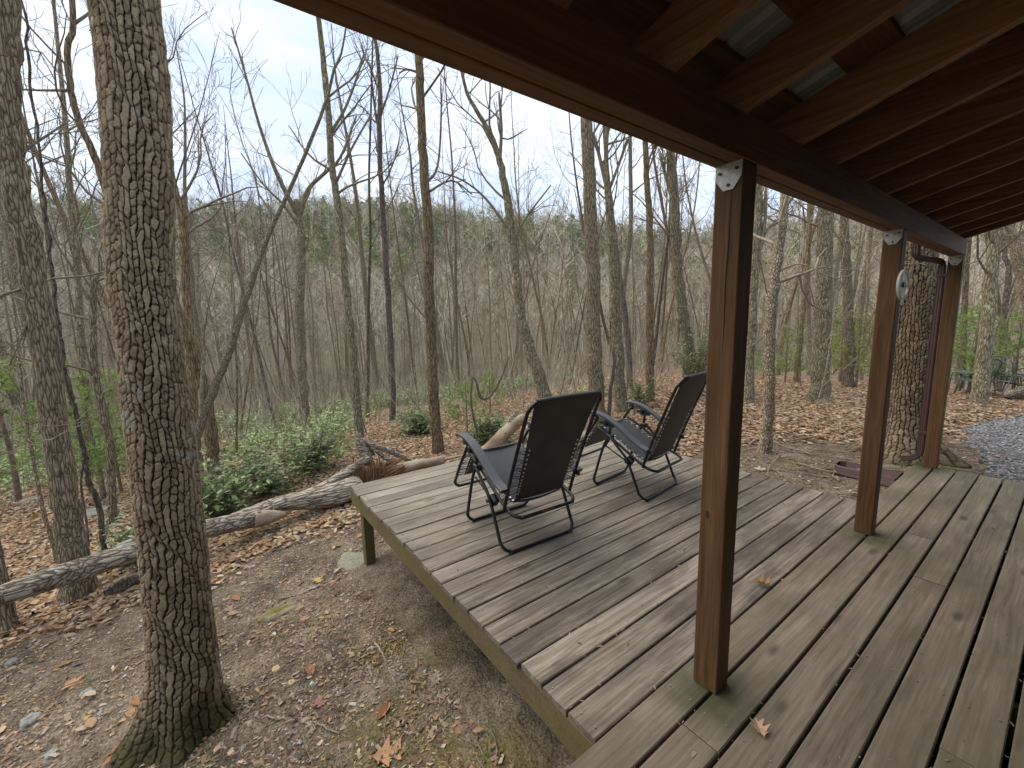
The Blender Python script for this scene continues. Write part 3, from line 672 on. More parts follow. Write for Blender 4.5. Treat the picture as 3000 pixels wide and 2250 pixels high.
def make_recliner():
    """local +X is where the sitter looks, origin on the floor midway along the rear foot bar"""
    root = empty('folding_recliner', (0, 0, 0)); R_ = .0112
    def sideU(name, pts, hw, rad, mat=M_tube, r_=R_, mid=None):
        """U-shaped tube: runs along pts (u,z) at y=-hw, across at pts[0], back at +hw"""
        pts = [np.array(p, float) for p in pts]; d = pts[1]-pts[0]; d = d/np.linalg.norm(d)
        A = [(p[0], -hw, p[1]) for p in pts[::-1][:-1]]
        c0 = pts[0]+d*rad
        A += [(c0[0], -hw, c0[1])]
        for t_ in (25, 50, 75):
            a = math.radians(t_); off = rad*(1-math.sin(a)); p = pts[0]+d*off; A.append((p[0], -(hw-rad*(1-math.cos(a))), p[1]))
        A.append((pts[0][0], -(hw-rad), pts[0][1]))
        if mid is not None: A.append((pts[0][0]+mid[0], 0, pts[0][1]+mid[1]))
        B = [(p[0], -p[1], p[2]) for p in A[::-1] if p[1] != 0]
        P = []
        full = A+B
        m_ = MB(); m_.tube(spline(full, 3), r_, 10); return m_.build(name, mat, root, smooth=True)
    sideU('rear_leg_frame', [(.01, .012), (.060, .075), (.166, .318), (.255, .415), (.346, .505)], .30, .075)
    sideU('front_leg_frame', [(.518, .012), (.512, .085), (.421, .381), (.360, .50), (.345, .60)], .285, .075)
    sideU('seat_frame', [(-.055, .262), (.045, .298), (.128, .341), (.346, .470), (.512, .553)], .255, .07)
    sideU('back_frame', [(-.262, 1.045), (-.232, .990), (-.205, .945), (-.056, .575), (.030, .330), (.040, .29)], .275, .07)
    sideU('footrest_frame', [(.770, .192), (.745, .245), (.650, .405), (.560, .530), (.490, .640)], .262, .07)
    # strap (tie link) each side
    for s in (-1, 1):
        m_ = MB(); m_.tube([(.400, s*.272, .400), (.205, s*.272, .312)], .006, 6); m_.build('brace', M_tube, root, smooth=True)
        # hub clamp and bolts
        m_ = MB(); m_.box((.135, s*.27-.022, .285), (.20, s*.27+.022, .345), .006, rot=[[.83, 0, -.55], [0, 1, 0], [.55, 0, .83]]); hb = m_.build('hub_clamp', M_blk, root)
        m_ = MB(); m_.tube([(.170, s*.325, .318), (.170, s*.245, .318)], .012, 8); m_.build('pivot_bolt', M_bolt, root)
        m_ = MB(); m_.box((.320, s*.278-.018, .475), (.372, s*.278+.030, .515), .005); m_.build('hub_clamp', M_blk, root)
        # lock lever under the arm
        m_ = MB(); m_.box((.30, s*.30-.014, .585), (.40, s*.30+.014, .64), .005); m_.box((.385, s*.30-.010, .60), (.44, s*.30+.010, .625), .004); m_.tube([(.372, s*.335, .608), (.372, s*.262, .608)], .014, 8); m_.build('lock_lever', M_blk, root)
        # armrest: curved padded bar
        ctr = spline([(.555, .684), (.50, .692), (.42, .682), (.34, .652), (.25, .602), (.15, .535), (.06, .480), (-.02, .452)], 4)
        prof_ = [(-.032, -.008), (-.032, .007), (-.028, .011), (.028, .011), (.032, .007), (.032, -.008), (.024, -.014), (-.024, -.014)]
        V = []; Qs = []
        tt = np.gradient(ctr, axis=0); tt /= np.linalg.norm(tt, axis=1)[:, None]
        for i_, (p, d) in enumerate(zip(ctr, tt)):
            nrm = np.array([d[1], -d[0]]); nrm = nrm if nrm[1] > 0 else -nrm
            ws = 1-.25*max(0, (i_-len(ctr)+5)/5)*0+.0
            for a, b_ in prof_: V.append((p[0]+nrm[0]*b_, s*.305+a*ws, p[1]+nrm[1]*b_))
        for i_ in range(len(ctr)-1):
            for j_ in range(8): Qs.append((i_*8+j_, i_*8+(j_+1) % 8, (i_+1)*8+(j_+1) % 8, (i_+1)*8+j_))
        nn_ = (len(ctr)-1)*8; T_ = [(0, i_, i_+1) for i_ in range(1, 7)]+[(nn_, nn_+i_+1, nn_+i_) for i_ in range(1, 7)]
        ar = mk('armrest', V, Qs, T_, M_arm, root)
        m_ = MB(); m_.box((.468, s*.29-.012, .622), (.512, s*.29+.014, .676), .004); m_.build('arm_mount', M_blk, ar)
        m_ = MB(); m_.box((-.035, s*.292-.012, .425), (.02, s*.292+.012, .450), .004); m_.build('arm_mount', M_blk, ar)
        m_ = MB(); m_.tube([(.490, s*.318, .645), (.490, s*.255, .645)], .006, 8); m_.build('bolt', M_eye, ar)
    # slings
    def sling(name, prof_, hws, nj=9, sag=.012, th=.0025):
        prof_ = spline(prof_, 4); k = len(prof_); hw = np.interp(np.linspace(0, 1, k), np.linspace(0, 1, len(hws)), hws); V = []; Qs = []
        tt = np.gradient(prof_, axis=0); tt /= np.linalg.norm(tt, axis=1)[:, None]
        for layer in (0, 1):
            for i_ in range(k):
                nrm = np.array([-tt[i_][1], tt[i_][0]])
                for j_ in range(nj):
                    f = -1+2*j_/(nj-1); s_ = sag*(1-f*f); p = prof_[i_]+nrm*(s_+layer*th); V.append((p[0], f*hw[i_], p[1]))
        for i_ in range(k-1):
            for j_ in range(nj-1):
                a = i_*nj+j_; Qs += [(a, a+1, a+nj+1, a+nj), tuple(k*nj+q_ for q_ in (a, a+nj, a+nj+1, a+1))]
        return mk(name, V, Qs, None, M_sling, root, True)
    backp = [(-.262, 1.040), (-.205, .925), (-.12, .72), (-.045, .53), (.012, .385), (.030, .345)]
    seatp = [(.030, .345), (.060, .318), (.13, .345), (.25, .415), (.38, .485), (.500, .545)]
    footp = [(.500, .545), (.545, .533), (.60, .465), (.66, .375), (.705, .30)]
    sling('back_sling', backp, (.255, .236, .218, .207, .200, .196), sag=-.012); sling('seat_sling', seatp, (.200,)*4, sag=-.02); sling('footrest_sling', footp, (.200,)*4, sag=.0)
    # sleeve rolled over the top bar
    m_ = MB(); m_.tube(spline([(-.262, -.222, 1.045), (-.262, 0, 1.047), (-.262, .222, 1.045)], 4), .0155, 10); m_.build('sling_sleeve', M_sling, root, smooth=True)
    # eyelets and lacing
    def lacing(prof_, hin, fr, hout, n_, off):
        A = spline(prof_, 12); F_ = spline(fr, 12); tA = np.linspace(0, 1, len(A)); tF = np.linspace(0, 1, len(F_))
        for s in (-1, 1):
            P = []
            for i_ in range(n_):
                t_ = (i_+.5)/n_; a = np.array([np.interp(t_, tA, A[:, 0]), np.interp(t_, tA, A[:, 1])]); a2 = np.array([np.interp(min(1, t_+.5/n_), tF, F_[:, 0]), np.interp(min(1, t_+.5/n_), tF, F_[:, 1])])
                d_ = np.array([np.interp(min(1, t_+.02), tA, A[:, 0]), np.interp(min(1, t_+.02), tA, A[:, 1])])-a; d_ /= np.linalg.norm(d_)+1e-9; nr = np.array([-d_[1], d_[0]])
                c_ = np.array([a[0], s*(hin-.014), a[1]]); nn_ = np.array([nr[0], 0, nr[1]])
                ey = MB(); ey.tube([c_-nn_*.0045, c_+nn_*.0045], .0072, 8); ey.build('eyelet', M_eye, root)
                P += [c_, np.array([a2[0], s*hout, a2[1]])+nn_*(.012 if i_ % 2 else -.012)]
            lace = MB(); lace.tube(P, .0030, 4)
            P2 = [p+np.array([0, 0, .016]) for p in P]; lace.tube(P2, .0026, 4); lace.build('elastic_lacing', M_blk, root)
    lacing([(-.125, .735), (-.045, .53), (.012,   .385)], .206, [(-.125, .75), (-.056, .575), (.025, .345)], .272, 13, 0)
    lacing(seatp[1:], .200, [(.055, .303), (.128, .341), (.346, .470), (.50, .546)], .255, 9, 0)
    lacing(footp[1:], .200, [(.56, .53), (.65, .405), (.715, .295)], .262, 8, 0)
    return root
ch1 = make_recliner()
tag(ch1, 'nearer black folding recliner facing the woods, with a rusty spot on its rear bar', 'recliner', 'black folding recliners on the deck')
ch2 = copy_tree(ch1)
tag(ch2, 'farther black folding recliner, its backrest partly hidden behind the porch post', 'recliner', 'black folding recliners on the deck')
m_ = MB(); m_.tube([(-.0555, -.045, .262), (-.0555, .012, .262), (-.0555, .055, .262)], .01165, 10); m_.build('rust_patch', M_rust, ch1, smooth=True)
ch1.scale = (1.07, 1, 1); ch1.location = (-1.148, 1.722, 0); ch1.rotation_euler[2] = math.radians(180-3.1)
ch2.location = (-1.137, 3.069, 0); ch2.rotation_euler[2] = math.radians(180+6.9)

# ------------------------------------------------------------------ trees
M_bk = {
 'oak': None,
 'grey': bark('grey_furrowed_bark', (0.207, 0.166, 0.110), (0.401, 0.333, 0.221), (0.065, 0.048, 0.033), 46, .12, (0.486, 0.460, 0.336), .68),
 'brown': bark('brown_furrowed_bark', (0.202, 0.146, 0.083), (0.369, 0.279, 0.165), (0.070, 0.048, 0.030), 38, .12, (0.418, 0.399, 0.285), .72),
 'moss': bark('lichen_grey_bark', (0.207, 0.179, 0.116), (0.415, 0.365, 0.236), (0.076, 0.060, 0.041), 32, .2, (0.475, 0.460, 0.328), .60, green=(0.184, 0.170, 0.094)),
 'pale': bark('pale_plated_bark', (0.262, 0.211, 0.142), (0.498, 0.410, 0.284), (0.092, 0.070, 0.049), 48, .4, (0.540, 0.500, 0.369), .64),
 'dark': bark('dark_smooth_bark', (0.115, 0.090, 0.074), (0.243, 0.198, 0.166), (.05, .04, .034), 34, .2, (.36, .37, .33), .72, bump=.4),
}
M_br = {
 'grey': plain('grey_branch_bark', (0.194, 0.155, 0.107), .9, 0, .3, 25, .45),
 'brown': plain('brown_branch_bark', (.19, .142, .105), .9, 0, .3, 25, .45),
 'moss': plain('mossy_branch_bark', (0.200, 0.165, 0.107), .9, 0, .3, 25, .45),
 'pale': plain('pale_branch_bark', (0.270, 0.220, 0.152), .9, 0, .3, 25, .4),
 'dark': plain('dark_branch_bark', (.11, .085, .075), .9, 0, .3, 25, .4),
}
def grow(mb, p, d, r, Ln, lvl, mx_, rg, dens=1., rmin=.0028):
    """one bare branch with its side shoots"""
    ns = 6 if lvl < 2 else 4; P = [np.array(p)]; d = np.array(d, float); d /= np.linalg.norm(d); dirs = []
    for i_ in range(ns):
        d = d+rg.normal(0, .13+.05*lvl, 3)+np.array([0, 0, .07]); d /= np.linalg.norm(d); dirs.append(d.copy()); P.append(P[-1]+d*Ln/ns)
    R_ = np.maximum(np.linspace(1, .32, ns+1)*r, rmin)
    mb.tube(P, R_, 6 if r > .03 else (4 if r > .012 else 3), False)
    if lvl >= mx_: return
    nc = max(2, int((5.5-lvl)*dens*(.7+.6*rg.uniform())*min(1.3, max(.6, Ln/1.6))))
    for c_ in range(nc):
        f = rg.uniform(.22, .98); k = min(ns-1, int(f*ns)); q_ = P[k]+(P[k+1]-P[k])*(f*ns-k); b_ = dirs[k]
        s = rg.normal(0, 1, 3); s -= b_*np.dot(s, b_); s /= np.linalg.norm(s)+1e-9
        dd = b_*rg.uniform(.6, 1.0)+s*rg.uniform(.5, .95)+np.array([0, 0, .12])
        grow(mb, q_, dd, R_[k]*rg.uniform(.45, .7), Ln*rg.uniform(.35, .62)*(1.15-.4*f), lvl+1, mx_, rg, dens, rmin)
def crown(mb, P, R_, rg, n1, f0, f1, Ls, mx_=3, dens=1., up=.45, rmin=.0028):
    P = np.asarray(P); n = len(P)
    for i_ in range(n1):
        f = f0+(f1-f0)*((i_+rg.uniform(0, 1))/n1); k = min(n-2, int(f*(n-1))); fr = f*(n-1)-k
        q_ = P[k]+(P[k+1]-P[k])*fr; a = rg.uniform(0, 6.283); u_ = up+rg.uniform(-.15, .45)*1.0+.35*f
        d = np.array([math.cos(a), math.sin(a), u_]); r0 = R_[k]
        grow(mb, q_, d, min(r0*.42, .026), Ls*(1.15-.65*f)*rg.uniform(.6, 1.2), 1, mx_, rg, dens, rmin)
M_oak = None
def trunk_mesh(name, P, R_, mat, root, k=14, rough=.05, flare=0., rg=None, lobes=5):
    P = np.asarray(P); n = len(P); mb = MB(); mb.tube(P, R_, k, True)
    V, Q_, T_ = mb.get(); V = V.copy(); ph = rg.uniform(0, 6, 4)
    ax = np.repeat(P, k, axis=0); ring = V[:n*k]-ax; z = ax[:, 2]-P[0][2]; an = np.tile(np.arange(k)*2*np.pi/k, n)
    s = 1+rough*(np.sin(3*an+z*2.1+ph[0])+.6*np.sin(5*an-z*3.3+ph[1])+.6*np.sin(2*an+z*5+ph[2]))*.5
    s += flare*np.exp(-z/(.9*R_[0]+.05))*(1+.35*np.cos(lobes*an+ph[3]))
    V[:n*k] = ax+ring*s[:, None]
    return mk(name, V, Q_, T_, mat, root, True, origin=tuple(root.location))
NT = [0]
def to_world(px, r):
    """photo-measured points (x, y, width) at horizontal distance(s) r -> metres"""
    P = []; R_ = []
    for i_, (a, b_, w_) in enumerate(px):
        rr_ = r[i_] if hasattr(r, '__len__') else r
        p = at_r(a, b_, rr_); P.append(p); R_.append(prad(p, w_))
    return np.array(P), np.array(R_)
def hero(name, label, px, sty, r=None, limbs=(), group=None, height=13., n1=10, Ls=2.2, flare=.35, f0=.45, dens=1., k=14, mx_=3, seed=None, twig=0, cat='tree', ext=True, base=None, rough=.06):
    NT[0] += 1; rg = np.random.default_rng(1000+NT[0] if seed is None else seed)
    if r is None: hp, r = hit(px[0][0], px[0][1])
    P, R_ = to_world(px, r)
    g0 = P[0].copy(); g0[2] = float(H(g0[0], g0[1]))-.10
    if P[0][2] > g0[2]+.12: P = np.vstack([g0, P]); R_ = np.concatenate([[R_[0]*1.04], R_])
    else: P[0] = g0
    if ext and P[-1][2] < height:      # the trunk goes on above the picture
        d = P[-1]-P[-2]; d /= np.linalg.norm(d); p = P[-1].copy(); rr_ = R_[-1]; st = (height-p[2])/4.
        for q_ in range(4):
            d = d*.6+np.array([rg.normal(0, .06), rg.normal(0, .06), .5]); d /= np.linalg.norm(d); p = p+d*st; rr_ *= .68; P = np.vstack([P, p]); R_ = np.append(R_, max(.008, rr_))
    PR = spline(np.hstack([P, R_[:, None]]), 5); P2, R2 = PR[:, :3], np.maximum(PR[:, 3], .004)
    jit = rg.normal(0, .10, (len(P2), 3))*R2[:, None]; jit[0] = 0; P2 = P2+jit
    root = empty(name, tuple(P2[0])); tag(root, label, cat, group)
    trunk_mesh('trunk', P2, R2, M_bk[sty], root, k, rough, flare, rg)
    for lb in limbs:
        mb = MB(); lp, lr = to_world(lb, r); lp[0] = P2[np.argmin(np.linalg.norm(P2-lp[0], axis=1))]
        lr = np.maximum(lr, .004); S = spline(np.hstack([lp, lr[:, None]]), 4); mb.tube(S[:, :3], S[:, 3], 7, True)
        nb = 5
        for i_ in range(nb):
            f = rg.uniform(.35, 1.); kk = min(len(S)-2, int(f*(len(S)-1))); dd = S[kk+1, :3]-S[kk, :3]; dd /= np.linalg.norm(dd)+1e-9
            grow(mb, S[kk, :3], dd+rg.normal(0, .5, 3)+np.array([0, 0, .2]), S[kk, 3]*.55, rg.uniform(.5, 1.1)*Ls*.5, 2, mx_, rg, dens)
        mb.build('limb', M_br[sty], root, smooth=True, origin=tuple(root.location))
    mb = MB()
    if n1: crown(mb, P2, R2, rg, n1, f0, .99, Ls, mx_, dens)
    if twig:
        for i_ in range(twig):
            kk = rg.integers(2, len(P2)-1); a = rg.uniform(0, 6.28); grow(mb, P2[kk], (math.cos(a), math.sin(a), .3), .005, rg.uniform(.3, .8), 2, 3, rg, .7)
    if mb.n: mb.build('branches', M_br[sty], root, smooth=True, origin=tuple(root.location))
    return root

# the great oak in the foreground, its plated bark modelled
def plated_tree(name, label, px, r, twall, n_a, dz, cell, depth_, mossz, mat, extra, seed, flare, lob, stretch=1.9, fdec=.10):
    rg = np.random.default_rng(seed); P, R_ = to_world(px, r)
    g0 = P[0].copy(); g0[2] = float(H(g0[0], g0[1]))-.12; P[0] = g0
    d = P[-1]-P[-2]; d /= np.linalg.norm(d); p = P[-1].copy(); rr_ = R_[-1]; ne = 0
    while p[2] < 13:
        d = d*.7+np.array([0, 0, .4]); d /= np.linalg.norm(d); p = p+d*1.6; rr_ *= .84; P = np.vstack([P, p]); R_ = np.append(R_, rr_); ne += 1
    S = spline(np.hstack([P, R_[:, None]]), 8); L_ = np.concatenate([[0], np.cumsum(np.linalg.norm(np.diff(S[:, :3], axis=0), axis=1))])
    zz = np.concatenate([np.arange(0, twall, dz), np.arange(twall, L_[-1], .10)])
    C_ = np.stack([np.interp(zz, L_, S[:, i_]) for i_ in range(4)], 1); n = len(zz); k = n_a
    an = np.arange(k)*2*np.pi/k; A = np.tile(an, (n, 1)); Zg = np.tile(zz[:, None], (1, k)); Rm = float(np.median(C_[:n//2, 3]))
    # long plates split by deep upright furrows, crossed by finer cracks; seamless around the trunk
    Xm = A*Rm; un = np.cos(A)*Rm; vn = np.sin(A)*Rm
    n1_ = vnoise(un*9+40, Zg*5+vn*9+40, seed, 4); n2_ = vnoise(un*26+70, Zg*14+vn*26+70, seed+1, 4); n3_ = vnoise(un*95+200, Zg*60+vn*95+200, seed+2, 4)
    def cells(cw, st_, wx, wy, sd_):
        nx = max(6, int(round(2*np.pi*Rm/cw))); X = A/(2*np.pi)*nx+wx; Y = Zg/(cw*st_)+wy; r_ = np.random.default_rng(sd_)
        jx = r_.uniform(.12, .88, (nx, 2000)); jy = r_.uniform(.0, 1., (nx, 2000)); hc = r_.uniform(0, 1, (nx, 2000))
        xi, yi = np.floor(X).astype(int), np.floor(Y).astype(int); d1 = np.full(X.shape, 9.); d2 = d1.copy(); cid = np.zeros(X.shape)
        for ox in (-1, 0, 1):
            for oy in (-1, 0, 1):
                a, b_ = xi+ox, yi+oy; dd = np.abs(a+jx[a % nx, b_ % 2000]-X)*1.0+np.abs(b_+jy[a % nx, b_ % 2000]-Y)*.85
                h_ = hc[a % nx, b_ % 2000]; near = dd < d1; d2 = np.where(near, d1, np.minimum(d2, dd)); cid = np.where(near, h_, cid); d1 = np.where(near, dd, d1)
        return d2-d1, cid
    ncol = int(round(2*np.pi*Rm/cell)); X = A/(2*np.pi)*ncol+n1_*.95+n2_*.30+.16*n3_
    r_ = np.random.default_rng(seed+5); co = r_.uniform(0, 1, ncol); cs_ = r_.uniform(.65, 1.5, ncol); xi = np.floor(X).astype(int); fx = X-xi; ci = xi % ncol
    Y = Zg/(cell*stretch)*cs_[ci]+co[ci]*7+n2_*.5+n1_*.5+.20*n3_+.35*(fx-.5)*np.where(r_.uniform(0, 1, ncol)[ci] > .5, 1, -1); yi = np.floor(Y).astype(int); fy = Y-yi
    hb = r_.uniform(0, 1, (ncol, 4096)); cid = hb[ci, yi % 4096]; brk = hb[ci, (yi+1) % 4096]
    ex = np.minimum(fx, 1-fx); ey = np.minimum(fy*(.6+.4*0), 1-fy)*stretch*.62; ey = np.where((fy > .5) & (brk > .80), .5, np.where((fy <= .5) & (cid > .80), .5, ey))
    px_ = sstep((ex-.035+.03*n3_)/.13); py_ = sstep((ey-.015+.03*n3_)/.11); e2, c2_ = cells(cell*.5, 1.1, n2_*1.6, n2_*1.2+n1_, seed+6); p2_ = np.clip((e2+.10*n3_)/.22, 0, 1)**.6
    plate = px_*(.30+.70*py_)*(.80+.20*p2_); fine = np.clip(.5+.6*n3_+.3*n2_, 0, 1); slope_ = (fy-.5)*.22*(cid-.2)
    hgt = depth_*(plate*(.72+.45*cid+slope_)+.22*(fine-.5)*(plate*.8+.2)+.18*n2_-.5)
    zr = Zg; fl = 1+flare*np.exp(-np.clip(zr-.12, 0, 9)/fdec)*(1+.45*np.cos(lob*A+.7)+.2*np.cos((lob+2)*A))+.035*np.sin(2*A+zr*1.7)+.03*np.sin(3*A-zr*2.3)
    rad_ = C_[:, 3][:, None]*fl+hgt
    t_ = np.gradient(C_[:, :3], axis=0); t_ /= np.linalg.norm(t_, axis=1)[:, None]; U = np.empty((n, 3)); u_ = np.array([1., 0, 0])
    for i_ in range(n): u_ = u_-t_[i_]*np.dot(u_, t_[i_]); u_ /= np.linalg.norm(u_); U[i_] = u_
    W = np.cross(t_, U); V = C_[:, None, :3]+rad_[:, :, None]*(np.cos(an)[None, :, None]*U[:, None]+np.sin(an)[None, :, None]*W[:, None])
    i = np.arange(n-1)[:, None]*k; j = np.arange(k)[None, :]; j2 = (j+1) % k; Q_ = np.stack([i+j, i+j2, i+k+j2, i+k+j], -1).reshape(-1, 4)
    ca = np.array([.185, .130, .080]); cb = np.array([.45, .355, .235]); cf = np.array([.024, .016, .011])
    if mat == 'cool': ca, cb = ca*.8, cb*.78
    mixv = np.clip(cid*.7+.3*fine, 0, 1)[..., None]; colr = ca*(1-mixv)+cb*mixv
    pl = np.clip(plate*1.3-.12, 0, 1)[..., None]; colr = (cf*(1-pl)+colr*pl)*(1+.10*vnoise(A*3+9, Zg*3+9, seed+9)[..., None])
    li = np.clip(wob(A*Rm*9, Zg*6, 1, 77)+.9*wob(A*Rm*26, Zg*22, 1, 78)-.78, 0, .25)[..., None]*4*pl; colr = colr*(1-li*.5)+np.array([.38, .39, .33])*li*.5
    mo = np.clip((mossz-zr)/.22+.6*wob(A*2, zr*9, 1, 79), 0, 1)[..., None]*.85; side = np.clip(.25+.5*np.cos(A-.6), 0, 1)[..., None]*np.clip(1-(zr/1.5), 0, 1)[..., None]*.5
    mo = np.maximum(mo, side*np.clip(wob(A*3, zr*6, 1, 80)+.5, 0, 1)[..., None]); colr = colr*(1-mo)+np.array([.045, .046, .015])*mo
    root = empty(name, tuple(C_[0, :3])); tag(root, label, 'tree')
    o = mk('trunk', V.reshape(-1, 3), Q_, None, M_oakm, root, True, origin=tuple(root.location), col=colr.reshape(-1, 3))
    mb = MB(); crown(mb, C_[:, :3], C_[:, 3], rg, extra, .70, .99, 2.6, 3, 1.)
    if mb.n: mb.build('branches', M_br['grey'], root, smooth=True, origin=tuple(root.location))
    return root
m, t, b = new_mat('plated_oak_bark'); l = t.links.new; a = N(t, 'ShaderNodeAttribute', attribute_name='lc'); g = N(t, 'ShaderNodeTexCoord')
nn = N(t, 'ShaderNodeTexNoise', ins={'Scale': 70., 'Detail': 6, 'Roughness': .7}); l(g.outputs['Object'], nn.inputs['Vector']); r_ = ramp(t, [(.3, (.6, .6, .6)), (.7, (1.3, 1.3, 1.3))]); l(nn.outputs['Fac'], r_.inputs[0])
l(mixc(t, 1., a.outputs['Color'], r_.outputs[0], 'MULTIPLY'), b.inputs['Base Color']); b.inputs['Roughness'].default_value = .95; b.inputs['Specular IOR Level'].default_value = .12
u = N(t, 'ShaderNodeBump', ins={'Strength': .7, 'Distance': .006}); l(nn.outputs['Fac'], u.inputs['Height']); l(u.outputs[0], b.inputs['Normal']); M_oakm = m
plated_tree('oak_tree', 'huge oak trunk with plated bark and a mossy foot, in front of the fallen log',
  [(397, 1585, 185), (397, 1500, 172), (395, 1400, 160), (384, 1300, 155), (376, 1200, 154), (364, 1100, 152), (354, 1000, 150), (342, 900, 146), (330, 800, 140), (320, 700, 139), (309, 600, 140), (306, 500, 141), (304, 400, 141), (298, 300, 144), (292, 200, 148), (281, 100, 150), (268, 0, 151)],
  2.84, 4.6, 520, .0045, .029, .0125, .46, 'warm', 6, 5, .55, 5, 1.9, .13)
plated_tree('oak_tree', 'stout rough barked tree rising between the middle and end porch posts',
  [(1948, 1000, 116), (1950, 950, 112), (1955, 880, 104), (1962, 800, 100), (1966, 700, 97), (1974, 600, 96), (1982, 500, 95)],
  6.45, 5.0, 360, .007, .031, .013, .30, 'cool', 8, 6, .95, 5, 1.8, .20)

